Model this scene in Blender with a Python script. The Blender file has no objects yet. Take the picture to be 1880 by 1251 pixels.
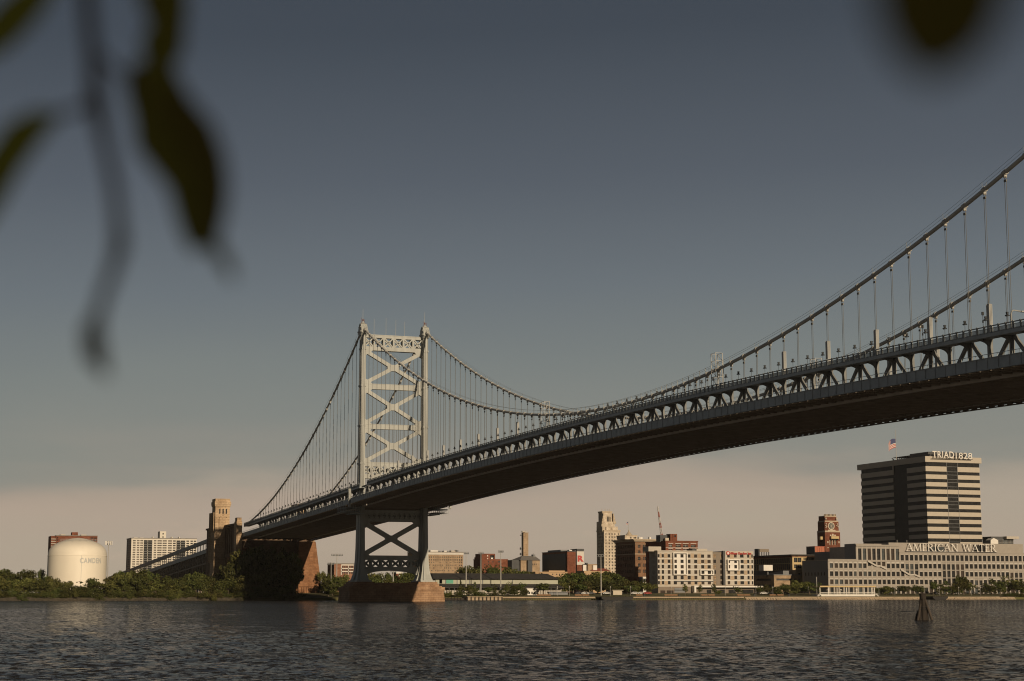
import bpy, math, random
import numpy as np
from mathutils import Vector, Matrix
random.seed(7); RNG = np.random.default_rng(7)
S = bpy.context.scene
COL = S.collection
# ------------------------------------------------------------------ camera numbers
CX, CY, CZ = -687.46, 200.39, 3.345
YAW, PIT, FPX = -.3532, .1466, 3144.0
cF = np.array([math.cos(PIT)*math.cos(YAW), math.cos(PIT)*math.sin(YAW), math.sin(PIT)])
cR = np.array([math.sin(YAW), -math.cos(YAW), 0.0]); cU = np.cross(cR, cF)
cC = np.array([CX, CY, CZ])
def ray(px, py): return cF + cR*(px-940)/FPX + cU*(625.5-py)/FPX
def onX(px, py, X):
    r = ray(px, py); return cC + r*((X-CX)/r[0])
def onY(px, py, Y):
    r = ray(px, py); return cC + r*((Y-CY)/r[1])
def yX(px, X): return float(onX(px, 1000, X)[1])        # Y on the plane X = const
def zX(px, py, X): return float(onX(px, py, X)[2])
def xY(px, Y): return float(onY(px, 1000, Y)[0])        # X on the plane Y = const
def atd(px, py, d): return Vector(cC + ray(px, py)*d)
# ------------------------------------------------------------------ mesh helpers
class MB:
    def __init__(s): s.v = []; s.f = []; s.m = []
    def add(s, vs, fs, mi=0):
        o = len(s.v); s.v.extend([tuple(map(float, p)) for p in vs])
        for f in fs: s.f.append(tuple(i+o for i in f)); s.m.append(mi)
    def box(s, x0, x1, y0, y1, z0, z1, mi=0):
        x0, x1 = min(x0, x1), max(x0, x1); y0, y1 = min(y0, y1), max(y0, y1); z0, z1 = min(z0, z1), max(z0, z1)
        s.add([(x0,y0,z0),(x1,y0,z0),(x1,y1,z0),(x0,y1,z0),(x0,y0,z1),(x1,y0,z1),(x1,y1,z1),(x0,y1,z1)],
              [(3,2,1,0),(4,5,6,7),(0,1,5,4),(1,2,6,5),(2,3,7,6),(3,0,4,7)], mi)
    def hexa(s, a, b, mi=0):      # two quads a (bottom), b (top)
        s.add(list(a)+list(b), [(3,2,1,0),(4,5,6,7),(0,1,5,4),(1,2,6,5),(2,3,7,6),(3,0,4,7)], mi)
    def bar(s, p, q, w, h, up=(0,0,1), mi=0):   # rectangular bar p->q, w sideways, h along up
        p = Vector(p); q = Vector(q); d = (q-p).normalized(); up = Vector(up)
        sd = d.cross(up)
        if sd.length < 1e-4: sd = d.cross(Vector((1,0,0)))
        sd.normalize(); u = sd.cross(d)
        c = [(-1,-1),(1,-1),(1,1),(-1,1)]
        s.hexa([p+sd*a*w/2+u*b*h/2 for a,b in c], [q+sd*a*w/2+u*b*h/2 for a,b in c], mi)
    def tube(s, pts, r, n=6, mi=0, caps=True):
        pts = [Vector(p) for p in pts]; rs = r if isinstance(r, (list, tuple)) else [r]*len(pts)
        base = len(s.v)
        for i, p in enumerate(pts):
            d = (pts[min(i+1, len(pts)-1)]-pts[max(i-1, 0)]).normalized()
            a = d.cross(Vector((0,0,1)))
            if a.length < 1e-3: a = d.cross(Vector((0,1,0)))
            a.normalize(); b = d.cross(a)
            for k in range(n):
                t = 2*math.pi*k/n; s.v.append(tuple(p+a*math.cos(t)*rs[i]+b*math.sin(t)*rs[i]))
        for i in range(len(pts)-1):
            for k in range(n):
                A = base+i*n+k; B = base+i*n+(k+1) % n
                s.f.append((A, B, B+n, A+n)); s.m.append(mi)
        if caps:
            s.f.append(tuple(base+k for k in range(n))[::-1]); s.m.append(mi)
            s.f.append(tuple(base+(len(pts)-1)*n+k for k in range(n))); s.m.append(mi)
    def lathe(s, prof, c=(0,0,0), n=24, mi=0):     # prof [(r,z)]
        base = len(s.v)
        for r, z in prof:
            for k in range(n):
                t = 2*math.pi*k/n; s.v.append((c[0]+r*math.cos(t), c[1]+r*math.sin(t), c[2]+z))
        for i in range(len(prof)-1):
            for k in range(n):
                A = base+i*n+k; B = base+i*n+(k+1) % n
                s.f.append((A, B, B+n, A+n)); s.m.append(mi)
        s.f.append(tuple(base+k for k in range(n))[::-1]); s.m.append(mi)
        s.f.append(tuple(base+(len(prof)-1)*n+k for k in range(n))); s.m.append(mi)
    def prism(s, poly, axis, a, b, mi=0):  # polygon of 2-d points extruded along axis from a to b
        def P(u, v, t):
            return {'x': (t,u,v), 'y': (u,t,v), 'z': (u,v,t)}[axis]
        n = len(poly)
        vs = [P(u,v,a) for u,v in poly]+[P(u,v,b) for u,v in poly]
        s.add(vs, [tuple(range(n))[::-1], tuple(range(n, 2*n))]+[(i, (i+1) % n, n+(i+1) % n, n+i) for i in range(n)], mi)
    def mesh(s, name, mats, smooth=False):
        me = bpy.data.meshes.new(name); me.from_pydata(s.v, [], s.f)
        if not isinstance(mats, (list, tuple)): mats = [mats]
        for m in mats: me.materials.append(m)
        if len(mats) > 1: me.polygons.foreach_set('material_index', s.m)
        if smooth: me.polygons.foreach_set('use_smooth', [True]*len(s.f))
        me.update(); return me
    def build(s, name, mats, parent=None, smooth=False):
        return link(name, s.mesh(name, mats, smooth), parent)
def fixn(me):
    import bmesh
    b = bmesh.new(); b.from_mesh(me); bmesh.ops.recalc_face_normals(b, faces=b.faces); b.to_mesh(me); b.free()
def link(name, me, parent=None):
    o = bpy.data.objects.new(name, me); COL.objects.link(o)
    if parent is not None:
        # children are modelled in world coordinates
        r = parent
        off = Vector((0,0,0))
        while r is not None: off += r.location; r = r.parent
        o.parent = parent; o.location = -off
    return o
def tag(o, label=None, cat=None, group=None, kind=None):
    if label: o['label'] = label
    if cat: o['category'] = cat
    if group: o['group'] = group
    if kind: o['kind'] = kind
    return o
def thing(name, loc, label, cat, group=None):
    o = bpy.data.objects.new(name, None); COL.objects.link(o); o.location = loc
    o.empty_display_size = .5
    return tag(o, label, cat, group)
def clone(o, parent=None):
    c = o.copy(); COL.objects.link(c)
    if parent is not None: c.parent = parent
    for ch in list(o.children): clone(ch, c)
    return c
# ------------------------------------------------------------------ materials
def mat(name, col, rough=.7, var=.12, scale=.3, metal=0.0, bump=0.0, spec=.3, stretch=None, col2=None):
    m = bpy.data.materials.new(name); m.use_nodes = True; nt = m.node_tree
    b = nt.nodes['Principled BSDF']; b.inputs['Roughness'].default_value = rough
    b.inputs['Metallic'].default_value = metal; b.inputs['Specular IOR Level'].default_value = spec
    tc = nt.nodes.new('ShaderNodeTexCoord'); mp = nt.nodes.new('ShaderNodeMapping')
    if stretch: mp.inputs['Scale'].default_value = stretch
    nt.links.new(tc.outputs['Object'], mp.inputs['Vector'])
    n = nt.nodes.new('ShaderNodeTexNoise'); n.inputs['Scale'].default_value = scale; n.inputs['Detail'].default_value = 6
    n.inputs['Roughness'].default_value = .65
    nt.links.new(mp.outputs['Vector'], n.inputs['Vector'])
    cr = nt.nodes.new('ShaderNodeValToRGB'); cr.color_ramp.elements[0].position = .3; cr.color_ramp.elements[1].position = .7
    a = col2 if col2 else tuple(c*(1-var) for c in col); bb = tuple(min(1, c*(1+var)) for c in col)
    cr.color_ramp.elements[0].color = (*a, 1); cr.color_ramp.elements[1].color = (*bb, 1)
    nt.links.new(n.outputs['Fac'], cr.inputs['Fac']); nt.links.new(cr.outputs['Color'], b.inputs['Base Color'])
    if bump:
        bp = nt.nodes.new('ShaderNodeBump'); bp.inputs['Strength'].default_value = bump; bp.inputs['Distance'].default_value = .1
        nt.links.new(n.outputs['Fac'], bp.inputs['Height']); nt.links.new(bp.outputs['Normal'], b.inputs['Normal'])
    return m
def masonry(name, c1, c2, mortar, bw, bh, axis='x', rough=.85, stain=None):
    """coursed stone or brick: brick texture laid on (y,z) or (x,z) faces by normal"""
    m = bpy.data.materials.new(name); m.use_nodes = True; nt = m.node_tree; L = nt.links.new
    b = nt.nodes['Principled BSDF']; b.inputs['Roughness'].default_value = rough; b.inputs['Specular IOR Level'].default_value = .2
    tc = nt.nodes.new('ShaderNodeTexCoord'); sp = nt.nodes.new('ShaderNodeSeparateXYZ'); L(tc.outputs['Object'], sp.inputs[0])
    ad = nt.nodes.new('ShaderNodeMath'); ad.operation = 'ADD'; L(sp.outputs['X'], ad.inputs[0]); L(sp.outputs['Y'], ad.inputs[1])
    cb = nt.nodes.new('ShaderNodeCombineXYZ'); L(ad.outputs[0], cb.inputs['X']); L(sp.outputs['Z'], cb.inputs['Y'])
    br = nt.nodes.new('ShaderNodeTexBrick'); L(cb.outputs[0], br.inputs['Vector'])
    br.inputs['Scale'].default_value = 1; br.inputs['Brick Width'].default_value = bw; br.inputs['Row Height'].default_value = bh
    br.inputs['Mortar Size'].default_value = bh*.05; br.inputs['Color1'].default_value = (*c1, 1); br.inputs['Color2'].default_value = (*c2, 1)
    br.inputs['Mortar'].default_value = (*mortar, 1); br.inputs['Bias'].default_value = -.1
    n = nt.nodes.new('ShaderNodeTexNoise'); n.inputs['Scale'].default_value = .25; n.inputs['Detail'].default_value = 7; n.inputs['Roughness'].default_value = .7
    L(tc.outputs['Object'], n.inputs['Vector'])
    cr = nt.nodes.new('ShaderNodeValToRGB'); cr.color_ramp.elements[0].position = .32; cr.color_ramp.elements[1].position = .68
    s = stain or (.6,.55,.5)
    cr.color_ramp.elements[0].color = (*s, 1); cr.color_ramp.elements[1].color = (1.15,1.1,1.05,1)
    L(n.outputs['Fac'], cr.inputs['Fac'])
    mx = nt.nodes.new('ShaderNodeMix'); mx.data_type = 'RGBA'; mx.blend_type = 'MULTIPLY'; mx.inputs['Factor'].default_value = 1
    L(br.outputs['Color'], mx.inputs['A']); L(cr.outputs['Color'], mx.inputs['B']); L(mx.outputs['Result'], b.inputs['Base Color'])
    bp = nt.nodes.new('ShaderNodeBump'); bp.inputs['Strength'].default_value = .5; bp.inputs['Distance'].default_value = .08
    L(br.outputs['Fac'], bp.inputs['Height']); bp.invert = True; L(bp.outputs['Normal'], b.inputs['Normal'])
    return m
def leafmat(name, c, c2):
    m = bpy.data.materials.new(name); m.use_nodes = True; nt = m.node_tree; L = nt.links.new
    b = nt.nodes['Principled BSDF']; b.inputs['Roughness'].default_value = .6; b.inputs['Specular IOR Level'].default_value = .2
    g = nt.nodes.new('ShaderNodeNewGeometry'); oi = nt.nodes.new('ShaderNodeObjectInfo')
    cr = nt.nodes.new('ShaderNodeValToRGB'); cr.color_ramp.elements[0].color = (*c, 1); cr.color_ramp.elements[1].color = (*c2, 1)
    L(g.outputs['Random Per Island'], cr.inputs['Fac'])
    hs = nt.nodes.new('ShaderNodeHueSaturation'); mr = nt.nodes.new('ShaderNodeMapRange')
    mr.inputs['To Min'].default_value = .65; mr.inputs['To Max'].default_value = 1.35
    L(oi.outputs['Random'], mr.inputs['Value']); L(mr.outputs['Result'], hs.inputs['Value'])
    mr2 = nt.nodes.new('ShaderNodeMapRange'); mr2.inputs['To Min'].default_value = .475; mr2.inputs['To Max'].default_value = .52
    L(oi.outputs['Random'], mr2.inputs['Value']); L(mr2.outputs['Result'], hs.inputs['Hue'])
    L(cr.outputs['Color'], hs.inputs['Color']); L(hs.outputs['Color'], b.inputs['Base Color'])
    tr = nt.nodes.new('ShaderNodeBsdfTranslucent'); L(hs.outputs['Color'], tr.inputs['Color'])
    ms = nt.nodes.new('ShaderNodeMixShader'); ms.inputs[0].default_value = .25
    L(b.outputs[0], ms.inputs[1]); L(tr.outputs[0], ms.inputs[2]); L(ms.outputs[0], nt.nodes['Material Output'].inputs['Surface'])
    return m
M = {}
M['steel'] = mat('painted_bridge_steel', (.37,.385,.37), .55, .10, .35, stretch=(1,1,.18), col2=(.29,.295,.275))
M['fascia'] = mat('weathered_bridge_steel', (.35,.385,.40), .6, .15, .5)
M['dark_steel'] = mat('dark_brown_steel', (.25,.205,.165), .75, .25, .3)  # darker and browner than the tower steel
M['chord'] = mat('lower_chord_paint', (.62,.56,.50), .7, .15, .3)
M['truss'] = mat('truss_paint', (.20,.205,.20), .65, .15, .5)
M['rail'] = mat('railing_paint', (.25,.275,.285), .6, .15, .6)
M['cable'] = mat('cable_wrapping', (.42,.41,.38), .6, .12, .4)
M['rope'] = mat('suspender_rope', (.15,.145,.13), .6, .12, .2)
M['sleeve'] = mat('pale_sleeve_paint', (.33,.335,.325), .5, .08, .4)
M['lampdark'] = mat('dark_lamp_metal', (.04,.045,.05), .5, .1, 1)
M['granite'] = masonry('granite_blocks', (0.380,0.258,0.167), (0.304,0.205,0.137), (0.167,0.114,0.076), 2.2, .85, stain=(.62,.52,.45))
M['granite_red'] = masonry('rusty_granite_blocks', (.30,.165,.09), (.235,.128,.072), (0.152,0.084,0.053), 2.0, .8, stain=(.6,.5,.42))
M['limestone_dark'] = masonry('shaded_ashlar', (.20,.15,.105), (.165,.12,.085), (.14,.10,.07), 1.9, .9, stain=(.6,.5,.45))  # dark copy of the tan ashlar, the walls' shade put into the colour
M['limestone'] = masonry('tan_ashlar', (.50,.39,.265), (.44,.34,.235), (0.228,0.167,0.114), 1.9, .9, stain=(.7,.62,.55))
M['water'] = None
M['glass'] = mat('dark_window_glass', (.026,.026,.026), .3, .35, .35, spec=.06)
M['glass2'] = mat('grey_window_glass', (.07,.078,.08), .2, .35, .3, spec=.2)
M['glass_warm'] = mat('brown_window_glass', (.055,.042,.034), .2, .3, .4, spec=.15)
M['white'] = mat('white_paint', (.66,.63,.58), .6, .06, .3)
M['cream'] = mat('cream_plaster', (0.488,0.429,0.340), .8, .07, .2)
M['tankwhite'] = mat('cream_tank_paint', (.72,.665,.56), .5, .05, .12, stretch=(1,1,.2))
M['letter_faded'] = mat('faded_grey_paint', (.45,.45,.43), .6, .05, .5) if 1 else mat('x', (0.385,0.385,0.355), .6, .05, .5)
M['concrete'] = mat('pale_precast', (.43,.39,.335), .8, .07, .4)
M['concrete_panel'] = mat('pale_panel', (.56,.53,.48), .8, .05, .4)
M['beige_strip'] = mat('beige_reveal', (0.385,0.296,0.207), .8, .08, .4)
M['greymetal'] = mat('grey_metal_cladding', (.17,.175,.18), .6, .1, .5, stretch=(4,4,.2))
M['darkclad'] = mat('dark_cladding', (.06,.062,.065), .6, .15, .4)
M['band'] = mat('tower_spandrel_panel', (.43,.385,.32), .7, .05, .6)
M['brick'] = masonry('red_brick', (0.228,0.087,0.053), (0.182,0.068,0.042), (0.152,0.091,0.068), 1.2, .4)
M['brick_dark'] = masonry('dark_red_brick', (.20,.075,.045), (.155,.06,.04), (.14,.08,.06), 1.2, .4)
M['brick_pink'] = masonry('pink_brick', (0.319,0.175,0.122), (0.274,0.144,0.103), (0.228,0.152,0.114), 1.2, .4)
M['brick_brown'] = masonry('brown_brick', (0.251,0.152,0.095), (0.213,0.125,0.076), (0.152,0.099,0.068), 1.4, .5)
M['tanbrick'] = masonry('tan_brick', (0.395,0.304,0.213), (0.350,0.266,0.182), (0.274,0.213,0.152), 1.4, .5)
M['offconcrete'] = mat('grey_precast', (.30,.27,.235), .8, .07, .4)
M['offpanel'] = mat('grey_precast_panel', (.43,.40,.36), .8, .05, .4)
M['offreveal'] = mat('precast_reveal', (.34,.27,.20), .8, .08, .4)
M['whitewall'] = mat('white_render', (.60,.56,.49), .8, .06, .3)
M['stonehall'] = masonry('pale_granite', (.62,.56,.47), (.56,.505,.42), (0.319,0.281,0.228), 2.4, 1.0)
M['terracotta'] = mat('ornate_stone', (0.414,0.340,0.252), .8, .2, .6)
M['orange'] = mat('orange_metal', (0.385,0.126,0.067), .6, .08, .4)
M['yellow'] = mat('golden_panel', (0.488,0.370,0.192), .7, .08, .3)
M['orangebeige'] = mat('apricot_wall', (0.429,0.296,0.178), .8, .08, .2)
M['roofdark'] = mat('dark_roofing', (.05,.046,.042), .85, .2, .3)
M['roofred'] = mat('red_roofing', (0.311,0.096,0.063), .8, .1, .3)
M['roofgrey'] = mat('grey_roofing', (0.192,0.178,0.163), .85, .12, .3)
M['shedwall'] = mat('pale_green_wall', (0.370,0.370,0.296), .8, .1, .2)
M['shedgreen'] = mat('green_door_paint', (0.104,0.311,0.222), .7, .1, .5)
M['red'] = mat('red_sign_paint', (0.429,0.044,0.037), .5, .06, 1)
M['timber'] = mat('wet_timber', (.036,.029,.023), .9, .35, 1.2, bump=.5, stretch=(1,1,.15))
M['timber_lit'] = mat('sunlit_timber', (.06,.048,.038), .9, .3, 1.2, bump=.4, stretch=(1,1,.15))  # lit copy of the timber, sunlight put into the paler colour
M['bark'] = mat('tree_bark', (.13,.10,.07), .95, .3, 2, bump=.4, stretch=(1,1,.2))
M['pole'] = mat('galvanised_pole', (0.370,0.355,0.326), .5, .05, 1)
M['seawall'] = mat('seawall_concrete', (0.340,0.266,0.185), .9, .15, .4)
M['barge'] = mat('black_barge_paint', (.022,.02,.018), .7, .2, .5)
M['bench'] = mat('brown_bench_wood', (0.192,0.111,0.059), .8, .15, 2)
M['carwhite'] = mat('white_car_paint', (0.555,0.540,0.518), .3, .03, 1)
M['cardark'] = mat('dark_car_paint', (.05,.052,.06), .3, .05, 1)
M['carred'] = mat('red_car_paint', (.35,.06,.05), .3, .05, 1)
M['tyre'] = mat('tyre_rubber', (.02,.02,.02), .9, .05, 1)
M['flagred'] = mat('flag_red_cloth', (0.370,0.052,0.044), .8, .05, 1)
M['flagwhite'] = mat('flag_white_cloth', (0.555,0.533,0.503), .8, .05, 1)
M['flagblue'] = mat('flag_blue_cloth', (.06,.07,.15), .8, .05, 1)
M['leaf_a'] = leafmat('deep_green_leaves', (.042,.054,.014), (.100,.108,.028))
M['leaf_b'] = leafmat('olive_green_leaves', (.060,.068,.018), (.150,.145,.040))
M['leaf_near'] = leafmat('dark_branch_leaves', (.20,.205,.045), (.32,.30,.06))
def ground_mat():
    m = mat('land_grass', (.095,.09,.034), .95, .3, .06); return m
M['land'] = ground_mat()
M['paving'] = mat('promenade_paving', (.34,.27,.19), .9, .12, .3)
# ------------------------------------------------------------------ world, sun, camera
SUNV = Vector((-1, -.105, .30)).normalized()      # towards the sun
W = bpy.data.worlds.new('World'); S.world = W; W.use_nodes = True
def world():
    nt = W.node_tree; nt.nodes.clear(); L = nt.links.new; N = nt.nodes.new
    out = N('ShaderNodeOutputWorld'); bg = N('ShaderNodeBackground'); L(bg.outputs[0], out.inputs[0])
    bg.inputs['Strength'].default_value = .1
    sky = N('ShaderNodeTexSky'); sky.sky_type = 'NISHITA'; sky.sun_disc = False
    sky.sun_elevation = math.asin(SUNV.z); sky.sun_rotation = math.atan2(SUNV.x, SUNV.y)
    sky.air_density = 1.0; sky.dust_density = 1.0; sky.ozone_density = 1.5
    tc = N('ShaderNodeTexCoord'); sp = N('ShaderNodeSeparateXYZ'); L(tc.outputs['Generated'], sp.inputs[0])
    # evening air: dusky tan near the horizon, slate above
    cr = N('ShaderNodeValToRGB'); e = cr.color_ramp.elements
    stops = SKYSTOPS
    e[0].position = stops[0][0]; e[0].color = (*stops[0][1], 1)
    e[1].position = stops[-1][0]; e[1].color = (*stops[-1][1], 1)
    for p, c in stops[1:-1]:
        q = e.new(p); q.color = (*c, 1)
    mpz = N('ShaderNodeMapping'); mpz.inputs['Scale'].default_value = (5.5, 5.5, 22); mpz.inputs['Location'].default_value = (.3, 2.1, .6); L(tc.outputs['Generated'], mpz.inputs['Vector'])
    nz = N('ShaderNodeTexNoise'); nz.inputs['Scale'].default_value = 1.0; nz.inputs['Detail'].default_value = 5; nz.inputs['Roughness'].default_value = .45; L(mpz.outputs[0], nz.inputs['Vector'])
    sb = N('ShaderNodeMath'); sb.operation = 'SUBTRACT'; L(nz.outputs['Fac'], sb.inputs[0]); sb.inputs[1].default_value = .5
    fo = N('ShaderNodeMapRange'); fo.inputs['From Min'].default_value = .07; fo.inputs['From Max'].default_value = .15; fo.inputs['To Min'].default_value = 1; fo.inputs['To Max'].default_value = .12; L(sp.outputs['Z'], fo.inputs['Value'])
    fm = N('ShaderNodeMath'); fm.operation = 'MULTIPLY'; L(sb.outputs[0], fm.inputs[0]); L(fo.outputs['Result'], fm.inputs[1]); sb = fm
    ma0 = N('ShaderNodeMath'); ma0.operation = 'MULTIPLY_ADD'; L(sb.outputs[0], ma0.inputs[0]); ma0.inputs[1].default_value = .07
    tl = N('ShaderNodeMath'); tl.operation = 'MULTIPLY_ADD'; L(sp.outputs['Y'], tl.inputs[0]); tl.inputs[1].default_value = .038; tl.inputs[2].default_value = .021
    az = N('ShaderNodeMath'); az.operation = 'ADD'; L(tl.outputs[0], az.inputs[0]); L(sp.outputs['Z'], az.inputs[1]); L(az.outputs[0], ma0.inputs[2])
    L(ma0.outputs[0], cr.inputs['Fac'])
    mx = N('ShaderNodeMix'); mx.data_type = 'RGBA'; mx.inputs['Factor'].default_value = .95
    L(sky.outputs[0], mx.inputs['A']); L(cr.outputs['Color'], mx.inputs['B'])
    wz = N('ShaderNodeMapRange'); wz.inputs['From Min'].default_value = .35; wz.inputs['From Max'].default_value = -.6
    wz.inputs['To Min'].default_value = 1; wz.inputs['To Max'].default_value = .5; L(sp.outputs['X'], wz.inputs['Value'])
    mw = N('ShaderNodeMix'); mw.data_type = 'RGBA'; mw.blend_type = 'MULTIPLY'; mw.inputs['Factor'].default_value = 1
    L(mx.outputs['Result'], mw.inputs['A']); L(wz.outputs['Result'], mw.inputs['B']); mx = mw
    # thin cloud banks and a few small cumulus low over the horizon
    mp = N('ShaderNodeMapping'); mp.inputs['Scale'].default_value = (3.2, 3.2, 26); mp.inputs['Location'].default_value = (.4, 1.3, 0)
    L(tc.outputs['Generated'], mp.inputs['Vector'])
    n1 = N('ShaderNodeTexNoise'); n1.inputs['Scale'].default_value = 1.0; n1.inputs['Detail'].default_value = 6; n1.inputs['Roughness'].default_value = .5
    L(mp.outputs[0], n1.inputs['Vector'])
    c1 = N('ShaderNodeValToRGB'); c1.color_ramp.elements[0].position = .44; c1.color_ramp.elements[1].position = .62
    L(n1.outputs['Fac'], c1.inputs['Fac'])
    w1 = N('ShaderNodeValToRGB'); we = w1.color_ramp.elements
    we[0].position = .0; we[0].color = (.2,)*3+(1,); we[1].position = .10; we[1].color = (0,0,0,1)
    q = we.new(.05); q.color = (.9,)*3+(1,); q = we.new(.075); q.color = (.5,)*3+(1,)
    L(sp.outputs['Z'], w1.inputs['Fac'])
    mu = N('ShaderNodeMath'); mu.operation = 'MULTIPLY'; L(c1.outputs['Color'], mu.inputs[0]); L(w1.outputs['Color'], mu.inputs[1])
    mu2 = N('ShaderNodeMath'); mu2.operation = 'MULTIPLY'; L(mu.outputs[0], mu2.inputs[0]); mu2.inputs[1].default_value = .55
    mx2 = N('ShaderNodeMix'); mx2.data_type = 'RGBA'; L(mu2.outputs[0], mx2.inputs['Factor'])
    L(mx.outputs['Result'], mx2.inputs['A']); mx2.inputs['B'].default_value = (*CLOUDCOL, 1)
    mp2 = N('ShaderNodeMapping'); mp2.inputs['Scale'].default_value = (26, 26, 75); mp2.inputs['Location'].default_value = (.75, .2, .15)
    L(tc.outputs['Generated'], mp2.inputs['Vector'])
    n2 = N('ShaderNodeTexNoise'); n2.inputs['Scale'].default_value = 1.0; n2.inputs['Detail'].default_value = 7; n2.inputs['Roughness'].default_value = .55
    L(mp2.outputs[0], n2.inputs['Vector'])
    c2 = N('ShaderNodeValToRGB'); c2.color_ramp.elements[0].position = .57; c2.color_ramp.elements[1].position = .72
    L(n2.outputs['Fac'], c2.inputs['Fac'])
    w2 = N('ShaderNodeValToRGB'); we = w2.color_ramp.elements
    we[0].position = .012; we[0].color = (0,0,0,1); we[1].position = .052; we[1].color = (0,0,0,1)
    q = we.new(.022); q.color = (1,1,1,1); q = we.new(.038); q.color = (1,1,1,1)
    L(sp.outputs['Z'], w2.inputs['Fac'])
    mu3 = N('ShaderNodeMath'); mu3.operation = 'MULTIPLY'; L(c2.outputs['Color'], mu3.inputs[0]); L(w2.outputs['Color'], mu3.inputs[1])
    mu4 = N('ShaderNodeMath'); mu4.operation = 'MULTIPLY'; L(mu3.outputs[0], mu4.inputs[0]); mu4.inputs[1].default_value = .5
    mx3 = N('ShaderNodeMix'); mx3.data_type = 'RGBA'; L(mu4.outputs[0], mx3.inputs['Factor'])
    L(mx2.outputs['Result'], mx3.inputs['A']); mx3.inputs['B'].default_value = (*CUMCOL, 1)
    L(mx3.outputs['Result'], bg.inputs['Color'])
def s2l(r, g, b): return tuple((c/255/12.92 if c <= 10 else ((c/255+.055)/1.055)**2.4) for c in (r, g, b))
K = 10.0     # world strength .1 -> colours below are radiance x 10
SKYSTOPS = [(z, tuple(K*c for c in s2l(*c3))) for z, c3 in [(0.0,(162,148,130)), (.03,(173,159,141)), (.058,(171,157,141)), (.068,(160,149,135)), (.079,(135,134,126)), (.139,(119,123,120)), (.185,(103,109,113)),
            (.247,(83,88,95)), (.328,(62,67,74)), (.45,(50,55,63)), (.7,(43,48,56)), (1.0,(39,45,54))]]
CLOUDCOL = tuple(K*c for c in s2l(176,156,140))
CUMCOL = tuple(K*c for c in s2l(186,166,146))
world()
sl = bpy.data.lights.new('sun', 'SUN'); sl.energy = 3.9; sl.angle = math.radians(.5); sl.color = (1, .80, .56)
so = bpy.data.objects.new('sun', sl); COL.objects.link(so); so.rotation_euler = (-SUNV).to_track_quat('-Z', 'Y').to_euler(); so.location = SUNV*3000
cd = bpy.data.cameras.new('camera'); co = bpy.data.objects.new('camera', cd); COL.objects.link(co)
co.location = (CX, CY, CZ); co.rotation_euler = (math.pi/2+PIT, 0, YAW-math.pi/2)
cd.sensor_width = 36; cd.lens = FPX/1880*36; cd.clip_start = .05; cd.clip_end = 20000
cd.dof.use_dof = True; cd.dof.focus_distance = 700; cd.dof.aperture_fstop = 3.6
S.camera = co
S.cycles.filter_width = 1.1
S.view_settings.view_transform = 'Standard'; S.view_settings.look = 'None'; S.view_settings.exposure = 0; S.view_settings.gamma = 1
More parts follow.
